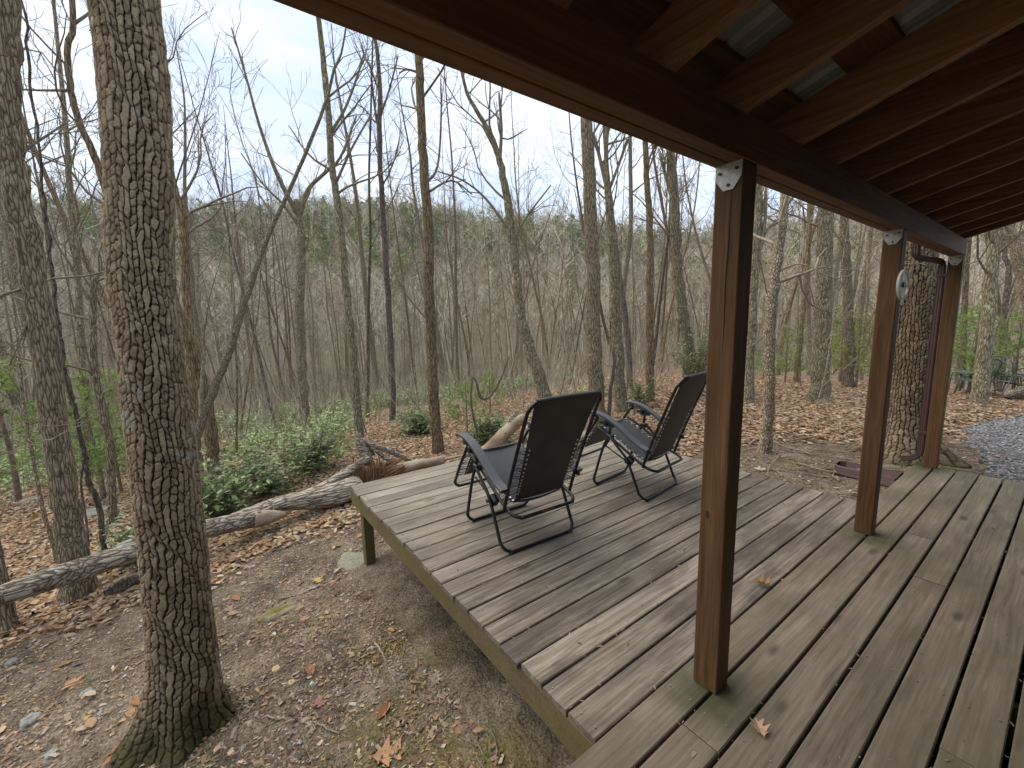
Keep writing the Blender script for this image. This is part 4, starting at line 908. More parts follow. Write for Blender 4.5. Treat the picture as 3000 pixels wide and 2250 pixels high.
HL = [  # name, label, pixels, style, keywords
 ('oak_tree', 'thick grey furrowed trunk leaning right, standing beyond the fallen log', [(168, 1290, 92), (160, 1200, 76), (145, 1106, 68), (122, 953, 66), (108, 820, 66), (92, 700, 64), (72, 600, 64), (50, 480, 66), (32, 380, 62), (22, 280, 60), (14, 150, 62), (8, 0, 66)], 'grey', dict(k=22, flare=.15, twig=8, n1=5, f0=.72, limbs=[[(95, 640, 9), (60, 700, 5), (20, 790, 3)], [(30, 350, 12), (90, 300, 7), (150, 260, 4)]])),
 ('bent_tree', 'bent brown trunk behind the great oak, curving up to the left', [(462, 1000, 30), (455, 930, 30), (442, 850, 28), (425, 790, 27), (400, 720, 26), (378, 660, 25), (340, 590, 22), (285, 500, 20), (238, 430, 19), (205, 340, 18), (170, 260, 17), (151, 180, 16), (146, 100, 15), (158, 20, 14)], 'brown', dict(r=8.2, limbs=[[(150, 190, 9), (80, 195, 6), (0, 190, 5)], [(155, 60, 9), (200, 20, 6), (215, -20, 4)]], dens=1.1)),
 ('slender_tree', 'straight reddish brown trunk just right of the great oak', [(424, 975, 26), (418, 900, 25), (412, 780, 24), (405, 680, 22), (400, 580, 21), (397, 500, 20), (388, 440, 17), (375, 395, 13)], 'brown', dict(r=9.5)),
 ('leaning_tree', 'pale spotted trunk leaning strongly right, its foot hidden by the great oak', [(420, 980, 22), (438, 905, 21), (462, 840, 20), (490, 775, 19), (510, 715, 17), (530, 650, 14), (560, 560, 12), (592, 480, 10), (623, 417, 9), (660, 330, 8), (700, 233, 7), (722, 150, 6), (742, 90, 4)], 'pale', dict(r=7.4, limbs=[[(434, 915, 12), (436, 820, 9), (441, 740, 7), (425, 640, 7), (430, 560, 5)], [(500, 745, 9), (505, 640, 6), (498, 560, 5), (520, 470, 4)]], flare=.1)),
 ('bare_tree', 'grey trunk rising behind the laurel bushes and forking in the middle of the sky', [(656, 930, 25), (655, 840, 23), (650, 750, 22), (646, 650, 22), (650, 560, 20), (648, 480, 16), (640, 430, 13)], 'moss', dict(ext=False, n1=4, limbs=[[(648, 470, 13), (600, 380, 10), (560, 270, 7), (530, 160, 5), (500, 60, 4)], [(650, 470, 13), (665, 410, 10), (700, 375, 8), (735, 340, 6), (770, 250, 4)], [(646, 500, 8), (610, 440, 6), (570, 400, 4), (520, 330, 3)]])),
 ('bare_tree', 'slim grey trunk left of the main brown trunk, reaching up to the beam', [(777, 945, 20), (770, 860, 19), (764, 780, 18), (756, 700, 17), (748, 620, 17), (739, 520, 16), (728, 430, 16), (716, 350, 15), (710, 250, 14), (700, 150, 13), (690, 50, 11)], 'moss', dict(r=9.6, limbs=[[(712, 300, 8), (745, 235, 6), (770, 170, 5), (785, 120, 4)], [(722, 395, 7), (760, 320, 5), (800, 250, 4)]], dens=1.)),
 ('bare_tree', 'thin dark trunk between the slim grey trunk and the main brown trunk', [(850, 905, 15), (846, 800, 14), (841, 700, 13), (836, 600, 13), (829, 500, 12), (824, 400, 11), (820, 300, 11), (821, 200, 10), (814, 110, 8)], 'dark', dict(r=12., limbs=[[(823, 300, 6), (808, 220, 5), (800, 140, 3)], [(822, 260, 5), (842, 190, 4), (860, 120, 3)]])),
 ('poplar_tree', 'tall brown furrowed trunk standing alone behind the far deck edge, left of the recliners', [(948, 982, 27), (942, 930, 25), (938, 860, 24), (934, 780, 23), (930, 700, 22), (926, 600, 22), (926, 500, 21), (918, 400, 20), (912, 300, 19), (907, 200, 18), (905, 130, 17)], 'brown', dict(r=7.5, k=18, n1=7, f0=.55, flare=.12, limbs=[[(908, 150, 6), (880, 150, 4), (862, 158, 3)], [(925, 395, 7), (945, 360, 5), (953, 250, 4), (952, 170, 3)], [(925, 410, 6), (975, 390, 4), (1020, 420, 3)], [(937, 700, 4), (880, 640, 3), (840, 570, 2)]])),
 ('leaning_tree', 'mottled trunk leaning left behind the nearer recliner', [(1182, 880, 30), (1165, 810, 27), (1145, 750, 24), (1128, 690, 21), (1116, 600, 19), (1106, 520, 18), (1095, 430, 17), (1080, 350, 14), (1060, 290, 11), (1030, 240, 9), (1003, 180, 7)], 'moss', dict(r=9.2, limbs=[[(1080, 350, 8), (1083, 280, 7), (1078, 200, 5)], [(1106, 500, 7), (1050, 430, 5), (1000, 390, 4), (945, 370, 3)], [(1110, 540, 6), (1130, 480, 5), (1190, 400, 3)]])),
 ('oak_tree', 'thick straight grey trunk behind the backrest of the nearer recliner', [(1290, 925, 44), (1288, 880, 37), (1285, 800, 33), (1283, 700, 31), (1280, 600, 30), (1277, 500, 29), (1273, 400, 28), (1270, 330, 27), (1268, 260, 26)], 'grey', dict(k=18, n1=7, f0=.6, flare=.2)),
 ('forked_tree', 'grey trunk with two arms just right of the thick straight trunk', [(1341, 888, 28), (1337, 800, 25), (1331, 700, 24), (1326, 600, 22), (1322, 520, 20), (1315, 430, 17), (1310, 370, 12)], 'moss', dict(r=8.8, ext=False, n1=3, limbs=[[(1314, 400, 12), (1309, 330, 10), (1312, 260, 9), (1310, 160, 7)], [(1313, 410, 10), (1295, 340, 8), (1282, 290, 6)], [(1315, 420, 8), (1335, 360, 6), (1355, 300, 5)]])),
 ('bare_tree', 'brown trunk between the two recliner backrests, running up to the beam', [(1406, 872, 19), (1404, 780, 18), (1404, 680, 17), (1405, 560, 16), (1402, 460, 14), (1397, 380, 13), (1394, 310, 12)], 'brown', dict(r=9.5, flare=.1)),
 ('bare_tree', 'narrow leaning trunk right of the forked grey trunk', [(1362, 850, 14), (1358, 760, 13), (1350, 680, 13), (1338, 600, 12), (1330, 540, 11), (1318, 450, 9)], 'dark', dict(r=12.)),
 ('oak_tree', 'spotted grey trunk just left of the near porch post', [(1496, 810, 30), (1488, 760, 26), (1478, 700, 24), (1468, 620, 23), (1461, 540, 22), (1457, 450, 21), (1450, 330, 19)], 'moss', dict(r=10.5, limbs=[[(1458, 460, 8), (1440, 390, 7), (1425, 330, 6)]])),
 ('bare_tree', 'slightly curved lichen covered trunk just right of the near porch post', [(1618, 872, 24), (1620, 800, 19), (1624, 720, 18), (1628, 620, 18), (1634, 520, 18), (1638, 430, 17)], 'moss', dict(limbs=[[(1632, 570, 9), (1650, 500, 8), (1655, 400, 7)]])),
 ('small_tree', 'small pale trunk with scaly bark standing on the bare soil beside the deck', [(1650, 978, 33), (1655, 930, 27), (1661, 860, 25), (1662, 780, 24), (1662, 720, 25), (1668, 640, 25), (1677, 580, 24), (1686, 520, 22), (1694, 440, 20)], 'pale', dict(k=18, limbs=[[(1681, 590, 5), (1730, 570, 4), (1800, 600, 3), (1850, 590, 2)], [(1670, 700, 4), (1640, 735, 3), (1610, 755, 2)]], flare=.25)),
 ('oak_tree', 'broad lichen covered trunk standing in the leaves midway between the near and middle porch posts', [(1769, 870, 53), (1770, 835, 44), (1773, 780, 40), (1776, 700, 38), (1779, 620, 37), (1782, 530, 36), (1785, 450, 35)], 'moss', dict(k=18, n1=7, f0=.55, flare=.3, twig=4)),
 ('bare_tree', 'dark straight trunk close behind the middle porch post', [(1836, 765, 26), (1834, 700, 23), (1830, 620, 22), (1827, 540, 21), (1824, 470, 20)], 'grey', dict(r=13.)),
 ('bare_tree', 'thin trunk leaning left between the small pale tree and the broad lichen covered trunk', [(1722, 800, 15), (1729, 720, 13), (1738, 640, 13), (1745, 560, 12), (1748, 480, 11)], 'brown', dict(r=13.5)),
 ('oak_tree', 'lichen spotted trunk standing in front of the metal garden chairs at the right', [(2117, 862, 42), (2122, 800, 38), (2130, 720, 36), (2138, 640, 34), (2146, 560, 33), (2155, 490, 32)], 'moss', dict(r=11.5, k=18, flare=.2)),
 ('leaning_tree', 'pale blotched trunk leaning left at the right edge', [(2262, 830, 50), (2240, 720, 46), (2222, 640, 42), (2205, 570, 38), (2186, 510, 34), (2170, 460, 30)], 'pale', dict(r=12.5)),
 ('bare_tree', 'slim trunk between the end porch post and the garden chairs', [(2078, 800, 18), (2082, 700, 16), (2086, 620, 15), (2090, 540, 14)], 'grey', dict(r=15.)),
 ('bare_tree', 'dark curved trunk right of the lichen spotted trunk', [(2166, 770, 17), (2168, 700, 15), (2174, 640, 15), (2180, 580, 14), (2170, 520, 12)], 'dark', dict(r=15.)),
 ('slender_tree', 'crooked grey tree with an elbow, seen between the leaning left trunk and the great oak', [(243, 1130, 25), (240, 1040, 22), (236, 960, 22), (222, 880, 21), (205, 810, 19), (200, 720, 18), (201, 640, 17), (205, 600, 14)], 'grey', dict(r=7.7, ext=False, n1=3, f0=.5, limbs=[[(202, 655, 12), (175, 620, 9), (150, 570, 7), (120, 520, 5), (90, 430, 4)], [(204, 610, 12), (215, 590, 9), (240, 570, 7), (280, 540, 5)], [(175, 628, 6), (160, 560, 5), (140, 480, 4), (110, 380, 3)]])),
 ('bare_tree', 'grey trunk between the leaning left trunk and the crooked grey tree', [(188, 960, 20), (182, 860, 18), (176, 760, 18), (170, 640, 17), (160, 520, 16), (150, 400, 14), (142, 280, 13)], 'moss', dict(r=12.)),
 ('sapling', 'pale slim sapling at the left edge in front of the green undergrowth', [(118, 1186, 13), (98, 1120, 12), (80, 1040, 11), (66, 960, 10), (52, 880, 9), (42, 780, 7), (32, 680, 5), (12, 560, 4)], 'pale', dict(r=6.9, ext=False, n1=6, Ls=.9, flare=.2)),
 ('slender_tree', 'grey trunk cut off by the left edge just above the fallen log', [(-2, 1265, 52), (-14, 1200, 40), (-22, 1100, 36), (-28, 1000, 34)], 'grey', dict(r=5.4)),
]
for nm, lb, px, sty, kw in HL: hero(nm, lb, px, sty, **kw)
# the thick dark vine beside the leaning left trunk
P, R_ = to_world([(215, 1140, 15), (212, 1090, 15), (196, 1050, 14), (186, 1010, 13), (182, 985, 14), (172, 930, 12), (160, 880, 13), (148, 830, 12), (138, 790, 10), (133, 740, 9), (120, 640, 9), (108, 540, 8), (95, 440, 8), (82, 300, 7), (62, 150, 7), (50, 0, 6)], 6.1)
P[0][2] = float(H(P[0][0], P[0][1]))-.05
S = spline(np.hstack([P, R_[:, None]]), 5); vn = tag(empty('woody_vine', tuple(P[0])), 'thick dark twisted vine climbing beside the leaning left trunk', 'vine')
trunk_mesh('stem', S[:, :3]+np.random.default_rng(5).normal(0, .006, (len(S), 3)), S[:, 3], M_bk['dark'], vn, 10, .15, 0, np.random.default_rng(6))
mb = MB(); P2, R2 = to_world([(184, 990, 8), (177, 1015, 7), (176, 1060, 6), (187, 1130, 6), (192, 1180, 5)], 6.1); S = spline(np.hstack([P2, R2[:, None]]), 4); mb.tube(S[:, :3], S[:, 3], 6); mb.build('side_stem', M_bk['dark'], vn, smooth=True, origin=tuple(vn.location))
# hanging vines and thin stems in front of the wood
for lb, px, r, sty in [
  ('dark looping vine hanging behind the far deck edge, shaped like a hook', [(1034, 945, 5), (1022, 900, 5), (1018, 850, 4), (1022, 815, 4), (1030, 830, 5), (1036, 855, 6), (1048, 862, 5), (1066, 848, 4), (1085, 810, 3), (1100, 770, 3)], 7.2, 'dark'),
  ('crooked dark stem rising from the far deck edge right of the nearer recliner', [(1316, 905, 8), (1318, 850, 8), (1326, 800, 7), (1326, 750, 6)], 7.6, 'dark'),
  ('long winding vine hanging below the beam between the near and middle porch posts', [(1735, 440, 4), (1738, 500, 4), (1732, 560, 5), (1730, 610, 5), (1745, 650, 4), (1775, 670, 3), (1800, 675, 2)], 7.5, 'dark'),
  ('thin pale twig crossing in front of the leaning left trunk', [(-10, 985, 4), (40, 970, 4), (90, 955, 4), (140, 935, 3), (180, 915, 3), (215, 895, 2)], 4.3, 'pale')]:
    P, R_ = to_world(px, r); S = spline(np.hstack([P, R_[:, None]]), 5); S[:, :3] += np.random.default_rng(8).normal(0, .004, (len(S), 3))
    mb = MB(); mb.tube(S[:, :3], S[:, 3], 6); rg = np.random.default_rng(len(lb))
    for q_ in range(4): grow(mb, S[rg.integers(2, len(S)-2), :3], rg.normal(0, 1, 3), .004, .3, 2, 3, rg, .6)
    V, Q_, T_ = mb.get(); o = mk('hanging_vine' if 'vine' in lb else 'thin_stem', V, Q_, T_, M_br[sty], None, True, origin=tuple(P[0])); tag(o, lb, 'vine' if 'vine' in lb else 'stem')

# ------------------------------------------------------------------ the fallen tree, stump and driftwood limbs
M_log = bark('weathered_fallen_bark', (.31, .26, .195), (.52, .46, .36), (.085, .06, .045), 26, .13, (.46, .48, .43), .60, bump=1., along=1)
M_bare = wood('bleached_bare_wood', [(.3, (.17, .12, .08)), (.5, (.34, .27, .19)), (.7, (.50, .43, .33))], axis=1, sc=16, stain=(.17, .10, .06), stain_amt=.7, bump=.9, rough=.85)
M_rot = wood('rotten_brown_wood', [(.3, (0.075, 0.036, 0.017)), (.5, (0.195, 0.112, 0.060)), (.7, (0.315, 0.224, 0.128))], axis=2, sc=22, bump=1., rough=.95)
def log_mesh(name, px, r, mat, parent, k=16, rough=.12, seed=1, m_=6, jag=0.):
    rg = np.random.default_rng(seed); P, R_ = to_world(px, r); S = spline(np.hstack([P, R_[:, None]]), m_); P, R_ = S[:, :3], S[:, 3]
    mb = MB(); mb.tube(P, R_, k, True); V, Q_, T_ = mb.get(); n = len(P); ax = np.repeat(P, k, axis=0); ring = V[:n*k]-ax
    ii = np.repeat(np.arange(n), k); an = np.tile(np.arange(k), n)*2*np.pi/k
    s = 1+rough*(np.sin(3*an+ii*.35+seed)+.6*np.sin(7*an-ii*.21+2*seed)+.5*rg.normal(0, .6, n*k))*.5
    V = V.copy(); V[:n*k] = ax+ring*s[:, None]
    if jag:
        d = P[-1]-P[-2]; d /= np.linalg.norm(d); V[(n-1)*k:n*k] += d*rg.uniform(-jag, jag, (k, 1))
    return mk(name, V, Q_, T_, mat, parent, True, origin=tuple(parent.location))
lr_ = 5.35
P0 = at_r(440, 1144, lr_)
log = tag(empty('fallen_tree', tuple(P0)), 'long weathered fallen trunk lying behind the great oak and reaching the deck corner', 'fallen tree')
log_mesh('trunk', [(-140, 1350, 78), (-60, 1315, 74), (0, 1288, 70), (60, 1268, 74), (115, 1247, 76), (200, 1222, 66), (289, 1193, 60), (370, 1166, 52), (445, 1144, 50), (516, 1127, 46), (560, 1116, 44)], [4.85, 4.9, 5.0, 5.0, 5.05, 5.15, 5.2, 5.3, 5.35, 5.45, 5.5], M_log, log, 22, .10, 2)
log_mesh('bare_wood', [(548, 1122, 44), (585, 1116, 32), (618, 1110, 12)], [5.46, 5.5, 5.55], M_bare, log, 16, .12, 4, 6, .03)
log_mesh('upper_trunk', [(500, 1120, 26), (560, 1103, 34), (620, 1085, 40), (690, 1076, 50), (740, 1064, 54), (775, 1052, 52)], [5.65, 5.7, 5.7, 5.75, 5.8, 5.9], M_log, log, 20, .12, 5)
log_mesh('fork', [(640, 1080, 30), (690, 1058, 26), (735, 1030, 23), (770, 1008, 22), (795, 990, 22)], [5.8, 5.9, 6.0, 6.1, 6.2], M_log, log, 12, .12, 6)
log_mesh('dead_branch', [(289, 1168, 10), (305, 1150, 8), (330, 1120, 6), (345, 1095, 4)], 5.35, M_bare, log, 8, .1, 7)
log_mesh('dead_branch', [(250, 1188, 16), (262, 1176, 14), (290, 1165, 9)], 5.3, M_log, log, 8, .1, 8)
log_mesh('root_mass', [(225, 1280, 26), (255, 1266, 34), (290, 1252, 28), (320, 1248, 12)], [5.25, 5.25, 5.3, 5.3], M_bk['dark'], log, 12, .45, 9, 6, .05)
P1 = at_r(798, 1010, 6.1)
stp = tag(empty('broken_stump', tuple(P1)), 'broken brown splintered stump with bleached dead limbs behind the far left deck corner', 'stump')
log_mesh('stub', [(796, 1045, 54), (797, 1025, 46), (799, 1008, 36)], [6.05, 6.1, 6.1], M_rot, stp, 22, .30, 11, 5, .05)
def splinters(name, base, axis, rad, ln, n, mat, parent, seed):
    rg = np.random.default_rng(seed); base = np.array(base); axis = np.array(axis, float); axis /= np.linalg.norm(axis); mb = MB(); a0 = np.cross(axis, [.3, .2, 1.]); a0 /= np.linalg.norm(a0); b0 = np.cross(axis, a0)
    for q_ in range(n):
        t_ = rg.uniform(0, 6.283); rr_ = rad*math.sqrt(rg.uniform(.2, 1)); p = base+a0*math.cos(t_)*rr_+b0*math.sin(t_)*rr_-axis*.05; L1 = ln*rg.uniform(.45, 1.15); w_ = rg.uniform(.006, .020)
        d = axis+a0*math.cos(t_)*rg.uniform(-.1, .22)+b0*math.sin(t_)*rg.uniform(-.1, .22); mb.tube([p, p+d*L1*.5+rg.normal(0, .012, 3), p+d*L1], [w_*1.3, w_, w_*.15], 5, True)
    return mb.build(name, mat, parent, False, origin=tuple(parent.location))
sb_ = at_r(797, 1042, 6.08); splinters('splinters', sb_, (0, .05, 1), .19, .36, 120, M_rot, stp, 31)
sc_ = at_r(812, 1036, 6.1); splinters('splinters', sc_, (.05, .8, .28), .13, .48, 90, M_rot, stp, 32)
log_mesh('twisted_wood', [(800, 1044, 36), (825, 1034, 36), (850, 1021, 32), (872, 1014, 26)], 6.15, M_rot, stp, 18, .35, 12, 5, .04)
log_mesh('limb', [(866, 1014, 26), (900, 1004, 22), (935, 998, 20), (958, 993, 19)], [6.2, 6.3, 6.35, 6.4], M_bare, stp, 14, .14, 13, 6, .02)
log_mesh('upright_limb', [(794, 998, 26), (784, 975, 24), (777, 955, 20), (774, 938, 12)], 6.25, M_log, stp, 12, .2, 14, 5, .05)
log_mesh('upright_limb', [(800, 985, 22), (792, 965, 18), (786, 948, 12)], 6.35, M_bare, stp, 10, .2, 15, 5, .04)
log_mesh('limb', [(790, 958, 11), (820, 966, 13), (850, 978, 12), (880, 992, 11), (896, 998, 8)], [6.3, 6.35, 6.4, 6.5, 6.5], M_log, stp, 10, .12, 16)
log_mesh('limb', [(800, 966, 9), (820, 980, 9), (842, 997, 8)], 6.3, M_log, stp, 8, .12, 17)
log_mesh('thin_limb', [(955, 994, 7), (985, 987, 6), (1020, 981, 6)], 6.5, M_bare, stp, 8, .15, 18)
P2 = at_r(1080, 950, 6.9)
dw = tag(empty('driftwood_limb', tuple(P2)), 'bleached bare limb rising from the far deck edge beside the nearer recliner', 'dead limb')
log_mesh('limb', [(1010, 985, 12), (1040, 977, 20), (1062, 963, 26), (1085, 942, 27), (1106, 922, 25), (1124, 906, 21), (1136, 898, 12)], 6.9, M_bare, dw, 16, .14, 19, 6, .02)
log_mesh('knob', [(1102, 925, 18), (1106, 908, 20), (1112, 893, 15), (1116, 886, 8)], 6.95, M_log, dw, 10, .25, 20)
for lb, px in [('long pale fallen branch on the leaves beyond the small pale tree', [(1598, 925, 5), (1650, 918, 6), (1700, 905, 6), (1760, 893, 5), (1810, 885, 4)]),
               ('pale fallen branch beside the base of the small pale tree', [(1668, 925, 4), (1710, 921, 5), (1750, 912, 4)]),
               ('long bent pale branch lying in front of the garden chairs', [(2040, 868, 5), (2085, 858, 6), (2120, 848, 7), (2145, 847, 5), (2200, 852, 4)]),
               ('dark mossy rotten log at the right edge by the gravel', [(2175, 855, 20), (2200, 848, 34), (2240, 842, 46), (2290, 840, 50)]),
               ('grey fallen log lying in the valley beyond the laurel bushes', [(600, 918, 8), (560, 914, 10), (510, 917, 9), (470, 920, 8)]),
               ('thin pale fallen stick leaning beside the main brown trunk', [(935, 915, 3), (905, 880, 3), (880, 850, 3), (855, 815, 2)]),
               ('thick forked twig on the soil near the deck support post', [(735, 1250, 5), (700, 1262, 5), (660, 1278, 5), (600, 1298, 4)])]:
    rr_ = []
    for p in px:
        _, q_ = hit(p[0], p[1]+p[2]*.5, 25); rr_.append(min(q_, 15))
    if 'leaning' in lb: rr_ = [8.3]*4
    P, R_ = to_world(px, rr_); S = spline(np.hstack([P, R_[:, None]]), 5); mb = MB(); mb.tube(S[:, :3]+np.random.default_rng(len(lb)).normal(0, .006, (len(S), 3)), S[:, 3], 9)
    nm = 'fallen_log' if ' log' in lb else 'fallen_branch'
    o = mb.build(nm, M_log if ' log' in lb else M_bare, None, True, origin=tuple(P[0])); tag(o, lb, 'log' if ' log' in lb else 'branch')
# heap of bleached sticks right of the far recliner
rg = np.random.default_rng(61); mb = MB(); hp, hr = hit(1545, 905)
for q_ in range(34):
    a = rg.uniform(-.5, .5)+math.radians(120); c_ = hp+np.array([rg.normal(0, .45), rg.normal(0, .5), rg.uniform(.02, .22)]); Ls_ = rg.uniform(.4, 1.1); d = np.array([math.cos(a), math.sin(a), rg.normal(.05, .2)])
    P = spline([c_-d*Ls_/2, c_+rg.normal(0, .04, 3), c_+d*Ls_/2+rg.normal(0, .06, 3)], 3); P[:, 2] = np.maximum(P[:, 2], H(P[:, 0], P[:, 1])+.01); mb.tube(P, np.linspace(1, .5, len(P))*rg.uniform(.006, .016), 6, True)
tag(mb.build('brush_pile', M_bare, None, True), 'loose heap of bleached dead sticks behind the farther recliner', 'brush pile', kind='stuff')

# ------------------------------------------------------------------ evergreen bushes and young pines
M_lf = attrmat('laurel_leaf', .42, .2, .5); M_nd = attrmat('pine_needle', .6, .25, .3)
LG = np.array([(.12, .18, .055), (.17, .25, .08), (.23, .31, .11), (.30, .38, .15), (.10, .13, .05)])
LB = [(-.5, 0, 0), (-.1, .17, .05), (.25, .15, .03), (.5, 0, -.04), (.25, -.15, .03), (-.1, -.17, .05)]
def bush(name, label, c, rx, ry, h, nl, seed, group=None, ls=(.06, .12), stems=26):
    rg = np.random.default_rng(seed); c = np.array(c); root = empty(name, tuple(c)); tag(root, label, 'bush', group)
    mb = MB(); tips = []
    for q_ in range(stems):
        a = rg.uniform(0, 6.283); e = math.sqrt(rg.uniform(0, 1)); tip = c+np.array([math.cos(a)*rx*e, math.sin(a)*ry*e, h*(1-.45*e*e)*rg.uniform(.5, 1.05)])
        P = spline([c+rg.normal(0, .06, 3)*[1, 1, 0], c+(tip-c)*[.35, .35, .5]+rg.normal(0, .05, 3), tip], 4); mb.tube(P, np.linspace(.011, .003, len(P)), 5, False)
        for f in np.linspace(.35, 1, 7):
            k = min(len(P)-1, int(f*(len(P)-1))); tips.append(P[k])
            for z_ in range(2):
                t2 = P[k]+rg.normal(0, .11, 3)+np.array([0, 0, .05]); mb.tube([P[k], t2], [.003, .002], 3, False); tips.append(t2)
    mb.build('stem', M_br['brown'], root, True, origin=tuple(c))
    tips = np.array(tips); per = max(3, int(nl/len(tips))); pos = np.repeat(tips, per, axis=0); n = len(pos); pos = pos+rg.normal(0, .03, (n, 3))
    V, F, C = scatter_shapes(pos, rg.uniform(*ls, n), LB, LEAFQ, rg, .5, cols=pick_cols(LG, n, rg), aniso=rg.uniform(.9, 1.3, n))
    mk('foliage', V, F, None, M_lf, root, origin=tuple(c), col=C); return root
def gpt(dx, dy, r): p = at_r(dx, dy, r); p[2] = float(H(p[0], p[1])); return p
gb = 'laurel bushes beyond the deck'
bush('laurel_bush', 'dense green laurel bush right beside the great oak, beyond the fallen log', gpt(480, 1060, 6.7), .65, .65, .75, 1250, 301, gb)
bush('laurel_bush', 'broad laurel bush in the middle of the row behind the fallen trunk', gpt(570, 1040, 7.3), .85, .7, .85, 1500, 302, gb)
bush('laurel_bush', 'laurel bush nearest the broken stump, behind the deck corner', gpt(670, 1010, 7.9), .85, .75, 1.0, 1400, 303, gb)
bush('laurel_bush', 'loose laurel bush left of the hanging hook vine, low behind the deck', gpt(905, 955, 9.5), .6, .6, .5, 900, 304, gb)
bush('laurel_bush', 'tall loose laurel bush just left of the near porch post', gpt(1505, 800, 10.0), .7, .8, 1.9, 2200, 305, None, (.05, .09), 22)
bush('laurel_bush', 'small laurel sprig behind the fallen log left of the great oak', gpt(275, 1130, 6.0), .35, .35, .42, 350, 306, None, (.05, .09), 9)
bush('laurel_bush', 'small laurel tuft between the thick straight trunk and the farther recliner', gpt(1375, 880, 9.0), .35, .35, .7, 420, 307, None, (.05, .09), 9)
bush('laurel_bush', 'low laurel bush at the foot of the bleached bare limb', gpt(1060, 960, 7.6), .5, .4, .45, 600, 308, gb)
PG = np.array([(.19, .29, .075), (.25, .36, .10), (.31, .42, .12), (.15, .23, .065), (.35, .42, .14)])
def pine_proto(label, h, seed, yellow=0., tuft=24, cat='pine sapling', nw=None):
    rg = np.random.default_rng(seed); root = empty('pine_sapling'); tag(root, label, cat); mb = MB(); P = np.array([[0, 0, -.05], [.01, 0, h*.3], [-.01, .01, h*.65], [0, 0, h]]); mb.tube(spline(P, 4), np.linspace(.016*h+.004, .004, 13), 7)
    mb.build('trunk', M_br['brown'], root, True); br = MB(); base = []; dirs = []
    nw = nw or int(h/.17)
    for w_ in range(nw):
        z = h*(.16+.84*(w_+.3)/nw); Lb = .42*h*(1-.80*((z/h-.1)/.9))*rg.uniform(.85, 1.1)+.06
        for b_ in range(rg.integers(5, 8)):
            a = rg.uniform(0, 6.283); L1 = Lb*rg.uniform(.6, 1.1); d = np.array([math.cos(a), math.sin(a), .28]); t_ = np.linspace(0, 1, 5); pts = np.array([0, 0, z])+d*L1*t_[:, None]+np.array([0, 0, .10*L1])*(t_**2)[:, None]
            br.tube(pts, np.linspace(.005, .0022, 5), 3, False)
            nt_ = max(4, int(L1/.055))
            for q_ in range(nt_):
                f = .22+.78*(q_+rg.uniform(0, 1))/nt_; p = np.array([np.interp(f, t_, pts[:, i_]) for i_ in range(3)]); off = rg.normal(0, .05*(1.2-f)+.015, 3); base.append(p+off); dirs.append(d+rg.normal(0, .35, 3))
    br.build('branches', M_br['brown'], root, True); base = np.array(base); dirs = np.array(dirs); n = len(base)*tuft
    B = np.repeat(base, tuft, axis=0); D = np.repeat(dirs, tuft, axis=0)+rg.normal(0, .75, (n, 3)); D /= np.linalg.norm(D, axis=1)[:, None]; S_ = np.cross(D, rg.normal(0, 1, (n, 3))); S_ /= np.linalg.norm(S_, axis=1)[:, None]; Ln = rg.uniform(.05, .10, (n, 1))
    V = np.stack([B-S_*.0026, B+S_*.0026, B+D*Ln], 1).reshape(-1, 3); cl = pick_cols(PG, n, rg); cl = cl*(1-yellow)+np.array([.32, .27, .07])*yellow
    mk('needles', V, None, np.arange(n*3).reshape(-1, 3), M_nd, root, col=np.repeat(cl, 3, axis=0)); return root
pa = pine_proto('small bright green pine sapling left of the broad lichen covered trunk', 1.5, 401)
pb = pine_proto('yellowish pine sapling just left of the middle porch post', 1.7, 402, .45)
pc = pine_proto('soft green pine sapling seen between the recliner and the main brown trunk', 1.15, 403)
pa.location = gpt(1697, 800, 13.2); pb.location = gpt(1852, 800, 13.0); pc.location = gpt(1010, 955, 8.6)
used = {}
for lb, pr, (dx, dy, r), s in [
   ('green pine sapling beside the end porch post, left of the garden chairs', pa, (2100, 800, 13.5), 1.25),
   ('pale green pine sapling at the right edge behind the rotten log', pc, (2195, 800, 13.2), 1.5),
   ('young pine behind the slim trunk near the end porch post', pa, (2070, 790, 18), 1.5),
   ('young pine right behind the broad lichen covered trunk', pb, (1815, 800, 15), 1.25),
   ('young pine behind the small pale tree', pa, (1650, 800, 14.5), .9),
   ('young pine between the leaning left trunk and the great oak', pc, (212, 1010, 9.3), 1.9),
   ('low pine sapling at the foot of the crooked grey tree', pa, (262, 1060, 9.6), 1.0),
   ('wide young pine at the left edge in the valley', pc, (20, 980, 11), 2.2),
   ('low feathery pine sapling right behind the hook vine', pc, (1060, 930, 10.5), 1.0)]:
    o = copy_tree(pr); o['label'] = lb; o.location = gpt(dx, dy, r); o.scale = (s,)*3; o.rotation_euler[2] = r*3

# sticks over the ground at the right, between the deck and the trees
rg = np.random.default_rng(321); mb = MB()
for q_ in range(150):
    x, y = rg.uniform(-5, .2), rg.uniform(4.9, 12); a = rg.uniform(0, 6.28); Ls_ = rg.uniform(.25, 1.3); P = []
    if in_gravel(x, y) > -.1: continue
    for k in range(6): P.append((x, y, float(H(x, y))+.022+rg.uniform(0, .02))); a += rg.normal(0, .22); x += math.cos(a)*Ls_/5; y += math.sin(a)*Ls_/5
    mb.tube(P, np.linspace(1, .4, 6)*rg.uniform(.004, .012), 5, True)
tag(mb.build('fallen_sticks', M_br['pale'], None, True), 'pale dead sticks strewn over the leaves right of the deck', 'sticks', kind='stuff')
